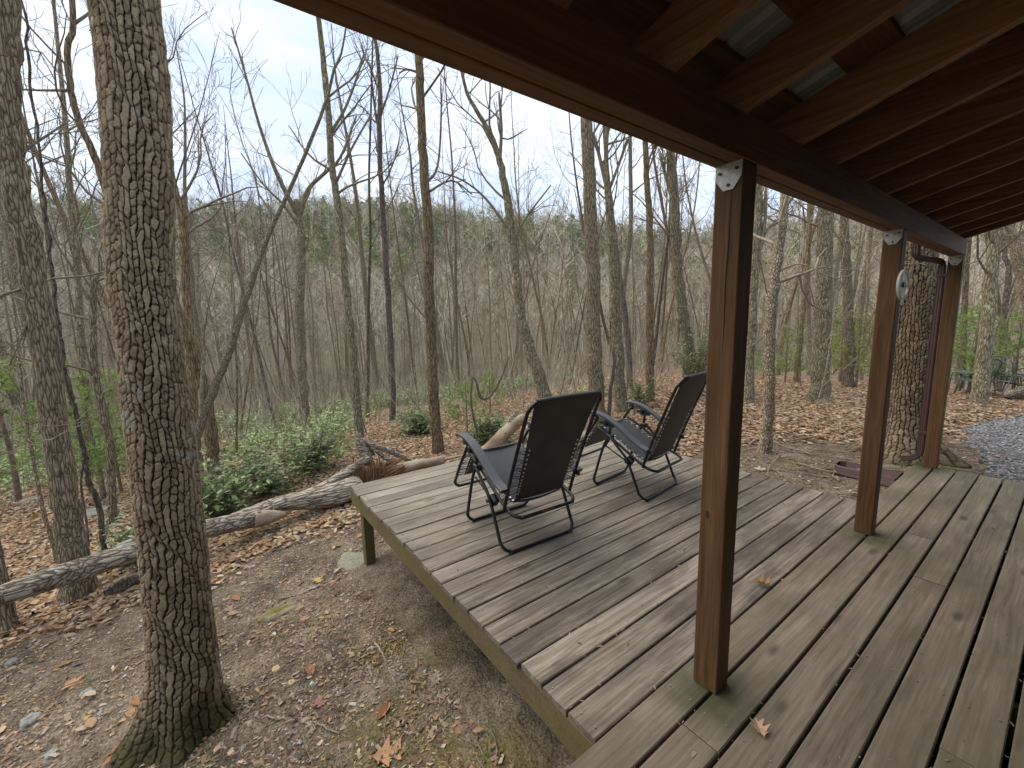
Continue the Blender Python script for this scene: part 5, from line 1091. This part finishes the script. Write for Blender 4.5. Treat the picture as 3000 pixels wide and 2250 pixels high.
# leafless brush: fine stems in the valley
rg = np.random.default_rng(322); n = 4200; r = 9.5+50*rg.uniform(0, 1, n)**.9; az = np.radians(rg.uniform(2, 114, n)); x = CAMX-np.sin(az)*r; y = np.cos(az)*r
kk = (in_gravel(x, y) < -.5) & ~((az < .6) & (r < 15)); x, y, r = x[kk], y[kk], r[kk]; k = 11; n = len(x)
B = np.repeat(np.stack([x, y, H(x, y)], 1), k, axis=0)+rg.normal(0, .12, (n*k, 3))*[1, 1, 0]; hgt_ = np.repeat(rg.uniform(.4, 2.6, n), k)*rg.uniform(.5, 1, n*k); D = rg.normal(0, .30, (n*k, 3)); D[:, 2] = 1; st_ = rg.uniform(0, .55, n*k)[:, None]*hgt_[:, None]
B = B+D*st_*[.8, .8, 1]; D2 = D+rg.normal(0, .28, D.shape); S_ = np.cross(D2, rg.normal(0, 1, D2.shape)); S_ /= np.linalg.norm(S_, axis=1)[:, None]; w_ = (.0035+.00022*np.repeat(r, k))[:, None]
V = np.stack([B-S_*w_, B+S_*w_, B+D2*(hgt_[:, None]-st_)], 1).reshape(-1, 3); cb = pick_cols(np.array([(.31, .26, .19), (.40, .35, .26), (.23, .18, .13), (.46, .41, .32)]), n, rg)
tag(mk('brush', V, None, np.arange(len(V)).reshape(-1, 3), attrmat('brush_stem', .9), col=np.repeat(cb, k*3, axis=0)), 'thin leafless brush crowding the valley between the trunks', 'brush', kind='stuff')

# undergrowth: low evergreen leaves over the valley floor
rg = np.random.default_rng(310); pos = []; cs = []
nc = 3000
for q_ in range(nc):
    az = math.radians(rg.uniform(-6, 114)); r = (11 if az < 1.33 else 8.2)+36*rg.uniform(0, 1)**.9; x, y = CAMX-math.sin(az)*r, math.cos(az)*r
    if wob(x, y, .28, 71)+rg.normal(0, .12) < ((.3 if r < 17 else .0) if az < 1.33 else -.08) or (az < math.radians(35) and r < 14) or in_gravel(x, y) > -.5: continue
    h_ = rg.uniform(.3, 1.3); w_ = rg.uniform(.5, 1.3); k = int(150*w_*h_+60)
    k = int(k*(1.3 if r > 18 else 1)); p = rg.normal(0, 1, (k, 3)); p /= np.linalg.norm(p, axis=1)[:, None]; p *= rg.uniform(.4, 1, (k, 1)); p = p*[w_, w_, h_*.6]; p[:, 2] = np.abs(p[:, 2])
    pos.append(p+[x, y, 0]+np.stack([np.zeros(k), np.zeros(k), H(p[:, 0]+x, p[:, 1]+y)], 1)); cs.append(np.full(k, rg.uniform(.75, 1.35)))
pos = np.vstack(pos); cs = np.concatenate(cs)[:, None]; n = len(pos)
V, F, C = scatter_shapes(pos, rg.uniform(.07, .15, n), LB, LEAFQ, rg, .6, cols=np.clip(pick_cols(LG*1.15+[.02, .02, .01], n, rg)*cs, 0, 1), aniso=rg.uniform(1., 1.5, n))
tag(mk('undergrowth', V, F, None, M_lf, col=C), 'low green evergreen undergrowth covering the valley floor', 'undergrowth', kind='stuff')

# ------------------------------------------------------------------ the bare wood beyond: individual trees
def tree_proto(label, sty, h, r0, seed, n1=12, Ls=2.2, lean=.05, f0=.4, dens=1., name='bare_tree', mx_=3, k=8):
    rg = np.random.default_rng(seed); root = empty(name); d = np.array([rg.normal(0, lean), rg.normal(0, lean), 1.]); P = [np.array([0, 0, -.3])]; R_ = [r0*1.15]; ns = 9
    for i_ in range(ns):
        d = d+np.array([rg.normal(0, .05), rg.normal(0, .05), .12]); d /= np.linalg.norm(d); P.append(P[-1]+d*h/ns); R_.append(max(.006, r0*(1-.9*((i_+1)/ns)**1.15)))
    S = spline(np.hstack([np.array(P), np.array(R_)[:, None]]), 4); trunk_mesh('trunk', S[:, :3], S[:, 3], M_bk[sty], root, k, .06, .2, rg); mb = MB()
    crown(mb, S[:, :3], S[:, 3], rg, n1, f0, .99, Ls, mx_, dens, rmin=.0045); mb.build('branches', M_br[sty], root, True); tag(root, label, 'tree', 'bare trees filling the woods beyond the deck'); return root
PR = [tree_proto('slim grey bare tree deep among the crowd of trunks', 'grey', 13, .065, 501, 15, 2.2),
      tree_proto('slim brown bare tree deep among the crowd of trunks', 'brown', 14, .075, 502, 16, 2.4),
      tree_proto('lichen speckled bare tree deep among the crowd of trunks', 'moss', 15, .10, 503, 17, 2.8),
      tree_proto('tall grey bare tree deep in the wood', 'grey', 17, .16, 504, 16, 3.0),
      tree_proto('thin dark bare tree deep among the crowd of trunks', 'dark', 12, .048, 505, 14, 2.0, .10),
      tree_proto('pale thin bare tree deep among the crowd of trunks', 'pale', 11, .05, 506, 14, 2.0, .12),
      tree_proto('leaning brown bare tree deep in the wood', 'brown', 13, .075, 507, 14, 2.5, .24),
      tree_proto('very tall lichen speckled tree deep in the wood', 'moss', 19, .19, 508, 17, 3.2)]
SP = [tree_proto('thin grey leafless sapling among the trunks', 'grey', 5.5, .022, 521, 10, 1.1, .10, .2, name='sapling', k=5),
      tree_proto('thin brown leafless sapling among the trunks', 'brown', 6.5, .028, 522, 11, 1.3, .12, .2, name='sapling', k=5),
      tree_proto('thin pale leafless sapling among the trunks', 'pale', 4.5, .018, 523, 9, 1.0, .15, .15, name='sapling', k=5)]
for p in SP: p['group'] = 'leafless saplings among the trunks'; p['category'] = 'sapling'
rg = np.random.default_rng(600)
hx = np.array([tuple(o.location)[:2] for o in COL.objects if o.parent is None and o.get('category') in ('tree', 'pine sapling', 'bush')])
cnt = 0; placed = []; first = [True]*20
def place(protos, wts, nmax, rlo, rhi, azlo, azhi, mind, off):
    global cnt
    n = 0; tries = 0
    while n < nmax and tries < 20000:
        tries += 1; r = math.sqrt(rg.uniform(rlo**2, rhi**2)) if rg.uniform() < .5 else rg.uniform(rlo, rhi); az = math.radians(rg.uniform(azlo, azhi)); x, y = CAMX-math.sin(az)*r, math.cos(az)*r
        if in_gravel(x, y) > -1. or (x > -1.2 and y < 13): continue
        if len(placed) and np.min(np.hypot(np.array(placed)[:, 0]-x, np.array(placed)[:, 1]-y)) < mind: continue
        if r < 16 and np.min(np.hypot(hx[:, 0]-x, hx[:, 1]-y)) < .8: continue
        i_ = rg.choice(len(protos), p=wts); pr = protos[i_]
        if first[off+i_]: o = pr; first[off+i_] = False
        else: o = copy_tree(pr)
        placed.append((x, y)); o.location = (x, y, float(H(x, y))); s = rg.uniform(.75, 1.2); o.scale = (s, s, s*rg.uniform(.95, 1.1)); o.rotation_euler[2] = rg.uniform(0, 6.283); n += 1
place(PR, [.17, .14, .09, .04, .19, .21, .11, .05], 190, 13.5, 46, -9, 115, 1.0, 0)
place(SP, [.34, .26, .40], 285, 8.5, 38, 4, 112, .7, 10)

# ------------------------------------------------------------------ the far wood: stems, limbs and pines on the hillside
def lowtree(rg, h, r0, nl, nt):
    mb = MB(); P = np.array([[0, 0, -1.], [rg.normal(0, .2), rg.normal(0, .2), h*.4], [rg.normal(0, .5), rg.normal(0, .5), h*.75], [rg.normal(0, .8), rg.normal(0, .8), h]]); R_ = np.array([r0, r0*.8, r0*.5, .02]); mb.tube(P, R_, 3, False); tr = []; tt = []
    for i_ in range(nl):
        f = rg.uniform(.3, .98)*3; k = min(2, int(f)); q_ = P[k]+(P[k+1]-P[k])*(f-k); a = rg.uniform(0, 6.283); L1 = rg.uniform(1.2, 3.)*(1.2-.25*f); e = q_+np.array([math.cos(a)*L1*.7, math.sin(a)*L1*.7, L1*.75]); m1 = (q_+e)/2+rg.normal(0, .15, 3)
        mb.tube([q_, m1, e], [.04, .025, .012], 3, False)
        for j_ in range(nt):
            g_ = rg.uniform(.2, 1); b0 = q_+(e-q_)*g_; dd = rg.normal(0, .6, 3)+np.array([math.cos(a)*.4, math.sin(a)*.4, .6]); dd = dd/np.linalg.norm(dd)*rg.uniform(.5, 1.3); sd = np.cross(dd, rg.normal(0, 1, 3)); sd = sd/np.linalg.norm(sd)*.013; tr += [b0-sd, b0+sd, b0+dd]
    V, Q_, _ = mb.get(); return V, Q_, np.array(tr)
rg = np.random.default_rng(700)
LT = [lowtree(rg, rg.uniform(8, 13), rg.uniform(.045, .10), 15, 9) for _ in range(9)]
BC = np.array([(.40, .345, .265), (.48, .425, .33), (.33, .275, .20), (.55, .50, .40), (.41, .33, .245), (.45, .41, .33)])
Vq = []; Qq = []; Cq = []; Vt = []; Ct = []; nv = 0
ntree = 3300
for q_ in range(ntree):
    r = 34+148*rg.uniform(0, 1)**.9; az = math.radians(rg.uniform(-8, 114)); x, y = CAMX-math.sin(az)*r, math.cos(az)*r; V, Q_, tr = LT[rg.integers(0, 9)]
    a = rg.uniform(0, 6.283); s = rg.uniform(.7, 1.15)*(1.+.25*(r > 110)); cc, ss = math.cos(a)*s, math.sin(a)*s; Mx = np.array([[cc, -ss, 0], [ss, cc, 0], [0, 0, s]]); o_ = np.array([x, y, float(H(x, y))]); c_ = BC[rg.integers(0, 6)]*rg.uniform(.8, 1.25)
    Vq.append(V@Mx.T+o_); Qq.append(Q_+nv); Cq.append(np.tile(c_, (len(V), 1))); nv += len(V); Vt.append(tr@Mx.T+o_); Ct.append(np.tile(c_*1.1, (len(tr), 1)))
nt_ = sum(len(v) for v in Vt); M_far = attrmat('far_bark', .95)
tag(mk('far_bare_wood', np.vstack(Vq+Vt), np.vstack(Qq), np.arange(nt_).reshape(-1, 3)+nv, M_far, col=np.vstack(Cq+Ct)), 'dense grey brown leafless wood covering the valley and the hillside', 'woodland', kind='stuff')
# pines along the crest and in drifts on the slope
rg = np.random.default_rng(710); pos = []; sz = []; cl = []; st = MB()
PGd = np.array([(.14, .21, .065), (.20, .28, .09), (.27, .34, .11), (.15, .18, .07)])
n_p = 0
while n_p < 1500:
    az = math.radians(rg.uniform(-6, 112)); r = rg.uniform(75, 184); f = (r-75)/109
    x, y = CAMX-math.sin(az)*r, math.cos(az)*r
    if rg.uniform() > f**2.6*1.3*(.6+.4*(wob(x, y, .06, 91) > -.2))+.05: continue
    n_p += 1; h = rg.uniform(8, 14.); z0 = float(H(x, y)); k = 240; t_ = rg.uniform(0, 1, k)**.8; rad = (1-t_)**.6*h*.27*rg.uniform(.5, 1.05, k)+.2; a = rg.uniform(0, 6.283, k)
    pos.append(np.stack([x+np.cos(a)*rad, y+np.sin(a)*rad, z0+h*(.04+.96*t_)], 1)); sz.append(rg.uniform(.45, 1.1, k)); cl.append(pick_cols(PGd, k, rg)*rg.uniform(.8, 1.4)*(1+.0*t_[:, None]))
    st.tube([(x, y, z0-1), (x, y, z0+h*.9)], [.16, .04], 3, False)
pos = np.vstack(pos); sz = np.concatenate(sz); cl = np.vstack(cl)
V, F, C = scatter_shapes(pos, sz, [(-.5, -.18, 0), (.5, -.06, .1), (.35, .2, .05), (-.4, .16, -.05)], [(0, 1, 2, 3)], rg, .6, cols=cl)
Vs, Qs_, _ = st.get()
tag(mk('far_pines', np.vstack([V, Vs]), np.vstack([F, Qs_+len(V)]), None, attrmat('far_needles', .8, .15), col=np.vstack([C, np.tile([.13, .1, .08], (len(Vs), 1))])), 'dark green pines crowning the hill and drifting down its slope', 'pines', kind='stuff')
# pale young leaves in the far canopy
rg = np.random.default_rng(720); n = 90000; r = 60+122*rg.uniform(0, 1, n)**.6; az = np.radians(rg.uniform(-6, 112, n)); x = CAMX-np.sin(az)*r; y = np.cos(az)*r; kk = wob(x, y, .05, 95) > .05+rg.normal(0, .3, n); x, y, r = x[kk], y[kk], r[kk]; n = len(x)
pos = np.stack([x, y, H(x, y)+rg.uniform(2, 12, n)], 1); V, F, C = scatter_shapes(pos, rg.uniform(.2, .5, n), LB, LEAFQ, rg, .8, cols=pick_cols(np.array([(.22, .24, .10), (.28, .28, .13), (.33, .20, .13), (.20, .22, .10)]), n, rg))
tag(mk('spring_haze_leaves', V, F, None, attrmat('young_leaf', .8, .3), col=C), 'pale young leaves and reddish buds speckling the far hillside', 'spring leaves', kind='stuff')

# crumbs and needles lying on the boards
rg = np.random.default_rng(801); n = 2600; x = rg.uniform(-3.03, 1.8, n); y = np.where(x < 0, rg.uniform(1., 4.1, n), rg.uniform(-.3, 5.6, n)); gapx = rg.uniform(0, 1, n) < .45; x = np.where(gapx, np.round(x/PITCH)*PITCH+rg.normal(0, .006, n), x)
V, F, C = scatter_shapes(np.stack([x, y, np.full(n, .0015)+gapx*-.002], -1), rg.gamma(2., .0035, n)+.004, [(-.5, -.15, 0), (.5, -.2, .05), (.4, .2, .10), (-.45, .15, .05)], [(0, 1, 2, 3)], rg, .15, cols=pick_cols(CH, n, rg, .25), aniso=rg.uniform(.15, 1., n))
tag(mk('deck_crumbs', V, F, None, M_leaf, col=C), 'tiny leaf crumbs and bits of bark on the deck boards', 'debris', kind='stuff')

# ------------------------------------------------------------------ single leaves, stones and sticks one can point at
def leafobj(label, dx, dy, size, c, turn, kind='lobed', curl=.18, zd=None, up=.01):
    rg = np.random.default_rng(int(dx*7+dy)); n = 36; P = []
    for i_ in range(n):
        t_ = i_/n*2*math.pi; x = math.cos(t_); wv = abs(math.sin(t_))
        if kind == 'lobed': w_ = .50*wv*(1+.50*math.cos(7*t_*1.0+.4*math.sin(t_)))*(1-.1*x); L_ = x*.62+.10*math.cos(7*t_)
        else: w_ = .30*wv**1.1; L_ = x*.6
        P.append((L_+.0, w_*(1 if math.sin(t_) >= 0 else -1)))
    P = np.array(P); rings = [1., .66, .33]; V = []
    for r_ in rings:
        for p in P: V.append((p[0]*r_, p[1]*r_))
    V.append((0, 0)); V = np.array(V); z = curl*(1.3*np.abs(V[:, 1])+.55*V[:, 0]**2)+.03*np.sin(9*V[:, 0]+2)
    V3 = np.column_stack([V, z])*size
    sv = MB(); k = n; Q_ = []
    for a in range(2):
        for i_ in range(k): Q_.append((a*k+i_, a*k+(i_+1) % k, (a+1)*k+(i_+1) % k, (a+1)*k+i_))
    T_ = [(2*k+i_, 2*k+(i_+1) % k, 3*k) for i_ in range(k)]
    sv.add(V3, Q_, T_); sv.tube([(-.55*size, 0, .1*size*curl), (-.85*size, .03*size, .01)], .0012, 4)
    V3, Q2, T2 = sv.get(); a = turn; cc, ss = math.cos(a), math.sin(a); V3 = V3@np.array([[cc, ss, 0], [-ss, cc, 0], [0, 0, 1.]])
    if zd is None: p, _ = hit(dx, dy); nrm_z = .11
    else: d = ray(dx, dy); p = CAM+d*((zd-CAM[2])/d[2])
    p = p+np.array([0, 0, up]); c = np.array(c); vn = 1+.18*vnoise(V3[:, 0]*60/1+50, V3[:, 1]*60+50, 5)
    o = mk('dead_leaf', V3+p, Q2, T2, M_leaf, None, True, origin=tuple(p), col=np.clip(c[None]*vn[:, None], 0, 1)); tag(o, label, 'leaf', 'single dead leaves'); return o
O1, O2, B1, Y1_, P1_ = (.36, .18, .09), (.44, .26, .14), (.20, .11, .06), (.46, .35, .16), (.36, .25, .19)
for a in [('large orange lobed leaf just left below the foot of the great oak', 268, 1632, .13, O1, .5), ('orange lobed leaf leaning at the mossy foot of the great oak', 412, 1605, .13, O2, .9, 'lobed', .4),
  ('large light orange lobed leaf on the soil at the bottom edge', 842, 1632, .11, O2, 1.2), ('curled brown oval leaf right above the large light orange lobed leaf', 830, 1543, .085, (.40, .20, .09), 2.2, 'oval', .7),
  ('brown curled leaf between the yellow stones and the deck', 670, 1453, .085, (.34, .18, .09), .1, 'oval', .6), ('small brown curled leaf near the deck support post', 790, 1294, .06, B1, 1.0, 'oval', .6),
  ('pale yellow star shaped leaf on the soil above the mossy flat stone', 687, 1256, .075, Y1_, .3), ('orange leaf left of the mossy flat stone, upper one of two', 510, 1296, .085, O1, .4, 'oval', .5),
  ('tan leaf left of the mossy flat stone, lower one of two', 497, 1320, .07, P1_, .8, 'lobed', .3), ('orange leaf against the left side of the great oak, upper one of two', 296, 1521, .08, O1, .5, 'oval', .5),
  ('orange leaf against the left side of the great oak, lower one of two', 282, 1543, .075, O2, .2, 'oval', .4), ('brown lobed leaf halfway between the left edge and the great oak', 160, 1481, .095, (.42, .25, .13), .7),
  ('dark curled leaf up the slope at the left, above the brown lobed leaf', 142, 1438, .07, (.30, .2, .1), 1.6, 'oval', .5), ('narrow yellow leaf on the soil left of the foot of the great oak', 190, 1554, .055, Y1_, .2, 'oval', .15),
  ('pinkish lobed leaf among the twigs right of the great oak', 582, 1606, .06, P1_, 1.9), ('thin purple brown leaf right of the great oak', 690, 1521, .06, (.32, .16, .13), .5),
  ('grey lobed leaf on the soil near the mossy patches', 942, 1469, .06, (.36, .30, .24), 2.5), ('small orange leaf above the moss beside the deck', 845, 1363, .05, O2, .3, 'oval'), ('brown lobed leaf close to the deck rim at the bottom', 1080, 1626, .06, (.36, .2, .11), 1.1),
  ('pale tan leaf below the foot of the great oak', 345, 1640, .11, (.52, .42, .28), .3, 'lobed', .15), ('small rusty leaf near the small yellow stones', 613, 1371, .05, B1, 1.3)]: leafobj(*a)
leafobj('curled dry leaf lying on the deck boards between the near and middle posts', 1650, 1266, .055, (.42, .29, .14), .5, 'lobed', .9, 0., .008)
leafobj('small tan leaf on the porch boards right of the foot of the near post', 1640, 1577, .05, (.52, .37, .25), 2.4, 'lobed', .5, 0., .006)
leafobj('pale lobed leaf on the soil just beyond the right deck edge', 1642, 1016, .10, (.55, .42, .30), .4)
def stone(name, label, dx, dy, sx, sy, h, c, seed, mossy=False, cat='stone', group=None):
    rg = np.random.default_rng(seed); p, _ = hit(dx, dy); nu, nv_ = 28, 12; V = []; C_ = []
    for j_ in range(nv_+1):
        ph = -math.pi/2+math.pi*j_/nv_
        for i_ in range(nu):
            t_ = 2*math.pi*i_/nu; x, y, z = math.cos(ph)*math.cos(t_), math.cos(ph)*math.sin(t_), math.sin(ph); q_ = 1+.22*float(vnoise(np.array(x*1.6+seed+9), np.array(y*1.6+z*1.3+9), seed)); q_ += .06*math.sin(5*t_+seed)
            V.append((p[0]+x*sx*q_, p[1]+y*sy*q_, p[2]+max(-.5, min(.8, z*1.3))*h*q_)); m_ = float(np.clip(vnoise(np.array(x*2+30), np.array(y*2+30), seed+1)*3+z*1.0-.2, 0, 1)) if mossy else 0
            cc = np.array(c)*(1+.25*float(vnoise(np.array(x*6+60), np.array(y*6+z*5+60), seed+2))); C_.append(cc*(1-m_)+np.array([.15, .13, .03])*m_)
    Q_ = [(j_*nu+i_, j_*nu+(i_+1) % nu, (j_+1)*nu+(i_+1) % nu, (j_+1)*nu+i_) for j_ in range(nv_) for i_ in range(nu)]
    tag(mk(name, V, Q_, None, M_stone, None, True, origin=tuple(p), col=np.array(C_)), label, cat, group)
m, t, b = new_mat('stone'); l = t.links.new; a = N(t, 'ShaderNodeAttribute', attribute_name='lc'); g = N(t, 'ShaderNodeTexCoord'); nn = N(t, 'ShaderNodeTexNoise', ins={'Scale': 45., 'Detail': 8, 'Roughness': .7}); l(g.outputs['Object'], nn.inputs['Vector'])
r_ = ramp(t, [(.3, (.6, .6, .6)), (.7, (1.25, 1.25, 1.25))]); l(nn.outputs['Fac'], r_.inputs[0]); l(mixc(t, 1., a.outputs['Color'], r_.outputs[0], 'MULTIPLY'), b.inputs['Base Color']); b.inputs['Roughness'].default_value = .9
u = N(t, 'ShaderNodeBump', ins={'Strength': .6, 'Distance': .01}); l(nn.outputs['Fac'], u.inputs['Height']); l(u.outputs[0], b.inputs['Normal']); M_stone = m
stone('mossy_stone', 'flat mossy stone half sunk in the soil between the great oak and the deck', 600, 1326, .075, .15, .035, (.27, .23, .15), 3, True)
stone('flat_stone', 'flat grey stone slab at the foot of the deck support post', 762, 1213, .20, .13, .03, (.24, .23, .17), 4)
for i_, (lb, x, y, s_, c) in enumerate([('yellow angular stone right of the great oak, upper of two', 597, 1447, .026, (.52, .38, .20)), ('yellow angular stone right of the great oak, lower of two', 630, 1476, .022, (.52, .38, .20)), ('small yellow stone on the slope below the mossy flat stone', 673, 1374, .016, (.5, .36, .2)),
  ('whitish flat stone near the left edge at the bottom', 66, 1560, .05, (.26, .25, .22)), ('small white stone at the bottom left corner area', 112, 1632, .03, (.28, .27, .24)), ('grey stone at the left edge on the bare slope', 25, 1432, .035, (.22, .22, .21)), ('pale grey stone left of the foot of the great oak', 186, 1500, .035, (.24, .23, .20)),
  ('pale round stone left of the mossy foot of the great oak', 187, 1604, .018, (.55, .47, .32)), ('tan stone beside the orange leaf at the foot of the great oak', 470, 1619, .018, (.5, .37, .22)), ('tan stone pair member right of the foot of the great oak', 500, 1626, .018, (.52, .4, .26)),
  ('pale stone in the leaves left of the crooked grey tree', 64, 1083, .14, (.26, .27, .22)), ('flat grey stone in the leaves behind the leaning left trunk', 205, 1110, .18, (.25, .25, .21)), ('mossy round stone just beyond the fallen log near the deck corner', 748, 1122, .10, (.34, .30, .2))]):
    stone('stone', lb, x, y, s_*1.2, s_, s_*(.75 if s_ < .06 else .35), c, 20+i_, 'mossy' in lb)
for lb, px in [('pale curved twig on the soil beside the moss', [(805, 1383, 4), (822, 1405, 5), (838, 1440, 5), (852, 1475, 4), (860, 1493, 3)]), ('long thin twig curving across the soil right of the great oak', [(735, 1585, 4), (690, 1565, 5), (650, 1556, 5), (610, 1566, 6), (600, 1590, 6), (597, 1625, 5)]),
   ('thin twig lying against the foot of the great oak', [(300, 1622, 3), (340, 1632, 4), (380, 1634, 4), (430, 1636, 3)]), ('thin dead twig beside the moss near the deck rim', [(1055, 1505, 3), (1065, 1525, 3), (1083, 1555, 3)])]:
    rr_ = [hit(p[0], p[1])[1]-.012 for p in px]; P, R_ = to_world(px, rr_); S = spline(np.hstack([P, R_[:, None]]), 5); S[:, :3] += np.random.default_rng(len(lb)).normal(0, .003, (len(S), 3)); mb = MB(); mb.tube(S[:, :3], S[:, 3], 6); tag(mb.build('twig', M_br['pale'], None, True, origin=tuple(P[0])), lb, 'twig')

# grey metal garden furniture among the trees at the right
M_gm = plain('weathered_grey_steel', (.12, .14, .135), .55, .4, .1, 40, .4)
def garden_chair(label, loc, rot, s=1.):
    root = tag(empty('garden_chair', loc), label, 'garden chair', 'grey metal garden chairs'); R0 = .014
    def T_(nm, P, r=R0, k=8): m_ = MB(); m_.tube(P, r, k, True); return m_.build(nm, M_gm, root, True)
    for y in (-.27, .27):
        T_('side_frame', spline([(.30, y, 0), (.27, y, .22), (.26, y, .40), (.22, y, .56), (.05, y, .60), (-.24, y, .60)], 4)); T_('rear_leg', spline([(-.33, y, 0), (-.25, y, .38), (-.27, y, .62), (-.36, y*.95, .86)], 4))
        T_('floor_runner', [(.32, y, .012), (-.34, y, .012)])
    T_('back_hoop', spline([(-.27, -.27, .60), (-.36, -.25, .84), (-.38, -.12, .93), (-.385, 0, .95), (-.38, .12, .93), (-.36, .25, .84), (-.27, .27, .60)], 4)); T_('front_rail', [(.26, -.27, .40), (.26, .27, .40)]); T_('rear_rail', [(-.25, -.27, .38), (-.25, .27, .38)])
    for q_ in range(7): y = -.21+.07*q_; T_('seat_slat', [(.26, y, .405), (-.25, y, .385)], .006, 5); T_('back_slat', [(-.25, y, .40), (-.385+.02*abs(y)*4, y, .92-.35*y*y*4)], .006, 5)
    root.rotation_euler[2] = rot; root.scale = (s,)*3; return root
gp = gpt(2098, 835, 13.0); c1_ = garden_chair('grey metal garden chair left of the lichen spotted trunk at the right', tuple(gp), 2.6, .85)
gp = gpt(2165, 838, 13.0); c2_ = garden_chair('grey metal garden chair tipped beside the rotten log at the right', tuple(gp), .9, .85); c2_.rotation_euler[1] = .25
gp = gpt(2135, 838, 13.6); tb = tag(empty('garden_table', tuple(gp)), 'low grey metal garden table between the two garden chairs', 'garden table')
m_ = MB(); m_.box((-.45, -.35, .46), (.45, .35, .485), .006); m_.build('table_top', M_gm, tb)
for sx in (-1, 1):
    for sy in (-1, 1): m_ = MB(); m_.tube([(sx*.40, sy*.30, .46), (sx*.46, sy*.34, 0)], .014, 8); m_.build('leg', M_gm, tb, True)

# damp woodland air
m = bpy.data.materials.new('haze_air'); m.use_nodes = True; t = m.node_tree; t.nodes.clear(); o_ = N(t, 'ShaderNodeOutputMaterial'); v_ = N(t, 'ShaderNodeVolumePrincipled', ins={'Color': (.93, .95, 1., 1), 'Density': .0002, 'Anisotropy': .3}); t.links.new(v_.outputs[0], o_.inputs['Volume'])
mb = MB(); mb.box((-290, -290, -9), (290, 290, 85)); hz = mb.build('haze', m); hz['kind'] = 'stuff'
